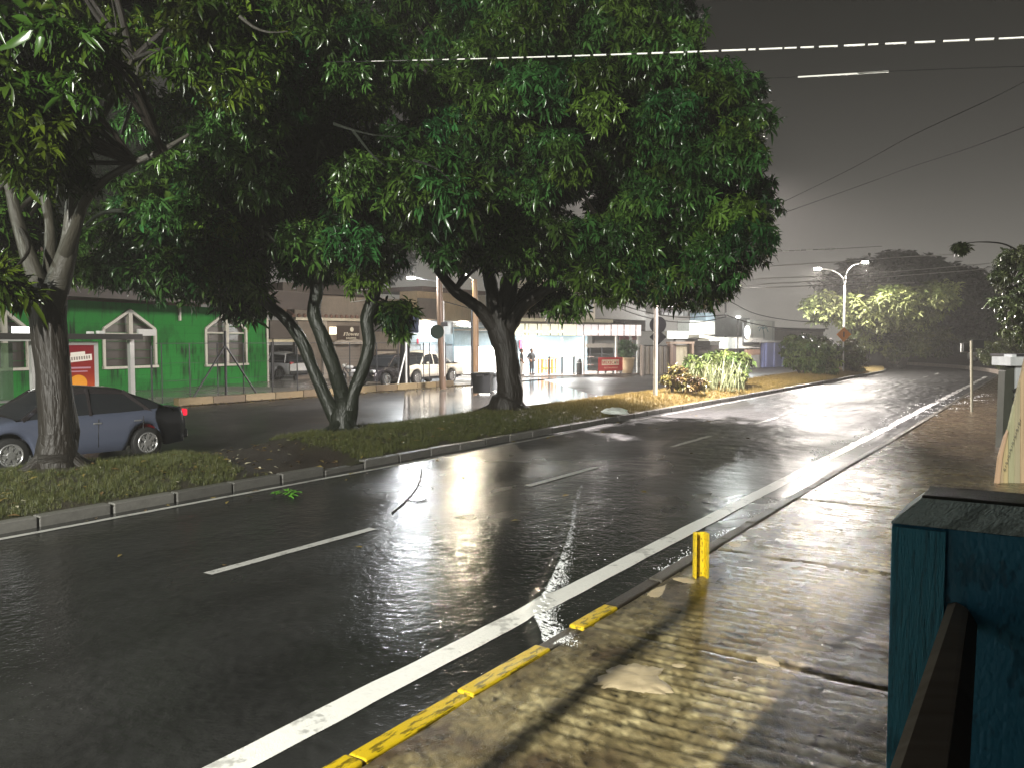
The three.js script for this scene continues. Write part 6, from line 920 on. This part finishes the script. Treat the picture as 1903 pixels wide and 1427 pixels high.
// ---------- cables ----------
{
  const cableM = mat([0.008, 0.008, 0.008], 0.8), pale = mat([0.74, 0.74, 0.70], 0.4), sag = (a, b, k) => { const m = a.clone().lerp(b, 0.5); m.y -= k; return [a, a.clone().lerp(b, 0.25).setY(lerp(a.y, b.y, 0.25) - k * 0.75), m, a.clone().lerp(b, 0.75).setY(lerp(a.y, b.y, 0.75) - k * 0.75), b]; };
  let a = P(120, 118, 19), b = P(2120, 60, 10), pts = sag(a, b, 0.12), t = thing('overhead_cable', 'bright cable with pale sleeves crossing the whole sky in front of the trees', 'cable', V(0, 0, 0)), cv = new THREE.CatmullRomCurve3(pts);
  part('wire', new THREE.TubeGeometry(cv, 60, 0.008, 5), cableM, t);
  { const r = rng(29); let s = 0.30; while (s < 0.985) { const l = 0.005 + 0.013 * r(), q = [0, 0.5, 1].map((k) => cv.getPoint(s + l * k)); part('sleeve', new THREE.TubeGeometry(new THREE.CatmullRomCurve3(q), 4, (0.0125 + 0.004 * r()) * lerp(0.45, 1, smooth(0.35, 0.7, s)), 6), pale, t); s += l + 0.0015 + 0.005 * r() * r() + (s < 0.55 ? 0.012 * r() : 0); } }
  const wire = (p, depth, r, m, label, n = 0.1) => { const q = p.map(([u, v], i) => P(u, v, Array.isArray(depth) ? lerp(depth[0], depth[1], i / (p.length - 1)) : depth)); const o = thing('overhead_cable', label, 'cable', V(0, 0, 0)); part('wire', tube(q, r, 40, 5), m, o); return [o, q]; };
  { const [o] = wire([[1380, 147], [1480, 143], [1650, 133], [1850, 125], [2050, 120]], [16, 9], 0.006, cableM, 'cable with one bright straight length, below the sleeved cable in the open sky'); const p = [P(1484, 143.2, 13.6), P(1565, 138.5, 13.2), P(1652, 133.2, 12.7)]; part('sleeve', tube(p, 0.014, 20, 6), pale, o); }
  wire([[1380, 408], [1440, 383], [1580, 315], [1690, 255], [1850, 180], [2000, 100]], [40, 12], 0.012, cableM, 'upper of the two dark cables rising to the right from the big tree');
  wire([[1380, 420], [1445, 400], [1600, 345], [1690, 312], [1800, 276], [1960, 215]], [42, 14], 0.011, cableM, 'lower of the two dark cables rising to the right from the big tree');
  { const [o, q] = wire([[1380, 470], [1450, 467], [1550, 463], [1640, 458]], 46, 0.012, cableM, 'short thin cable with dashes just right of the big tree'); for (let i = 0; i < 5; i++) part('sleeve', bar(P(1455 + i * 22, 467 - i * 0.9, 45.9), P(1467 + i * 22, 466.4 - i * 0.9, 45.9), 0.03, 0.03, 5), pale, o); }
  const lit = mat([0.5, 0.48, 0.45], 0.35); const bunch = [[[[1380, 500], [1445, 494], [1560, 487], [1680, 478], [1800, 472]], 'uppermost lit cable passing the street lamp heads'], [[[1380, 520], [1440, 517], [1570, 512], [1700, 502], [1840, 490]], 'second lit cable, crossing the street lamp pole just below its arms'], [[[1380, 532], [1440, 527], [1570, 520], [1700, 511], [1840, 500]], 'third lit cable below the street lamp arms'], [[[1380, 535], [1440, 534.5], [1570, 529], [1700, 526]], 'lowest lit cable just above the yellow-green tree']];
  for (const [p, l] of bunch) wire(p, [44, 60], 0.026, lit, l);
  // bundles between the poles across the road
  const far = [[[[820, 560], [940, 586], [1060, 570], [1220, 552], [1349, 556]], 'slack cable sweeping over the eatery roof, uppermost'], [[[1100, 545], [1180, 575], [1260, 590], [1349, 586]], 'slack cable over the dark roofs, left of the utility pole'], [[[1100, 552], [1200, 590], [1290, 600], [1349, 590]], 'lower slack cable over the dark roofs, left of the utility pole'], [[[1349, 556], [1400, 582], [1470, 596], [1540, 600]], 'cable curving down right of the utility pole, upper'], [[[1349, 586], [1400, 602], [1470, 612], [1540, 612]], 'cable curving down right of the utility pole, lower'], [[[560, 545], [640, 541], [720, 536]], 'thin pale cable over the brown building, upper'], [[[560, 568], [640, 563], [720, 552]], 'thin pale cable over the brown building, lower']];
  for (const [p, l] of far) wire(p, 54, 0.03, l.includes('pale') ? lit : cableM, l);
}
renderer.render(scene, camera);
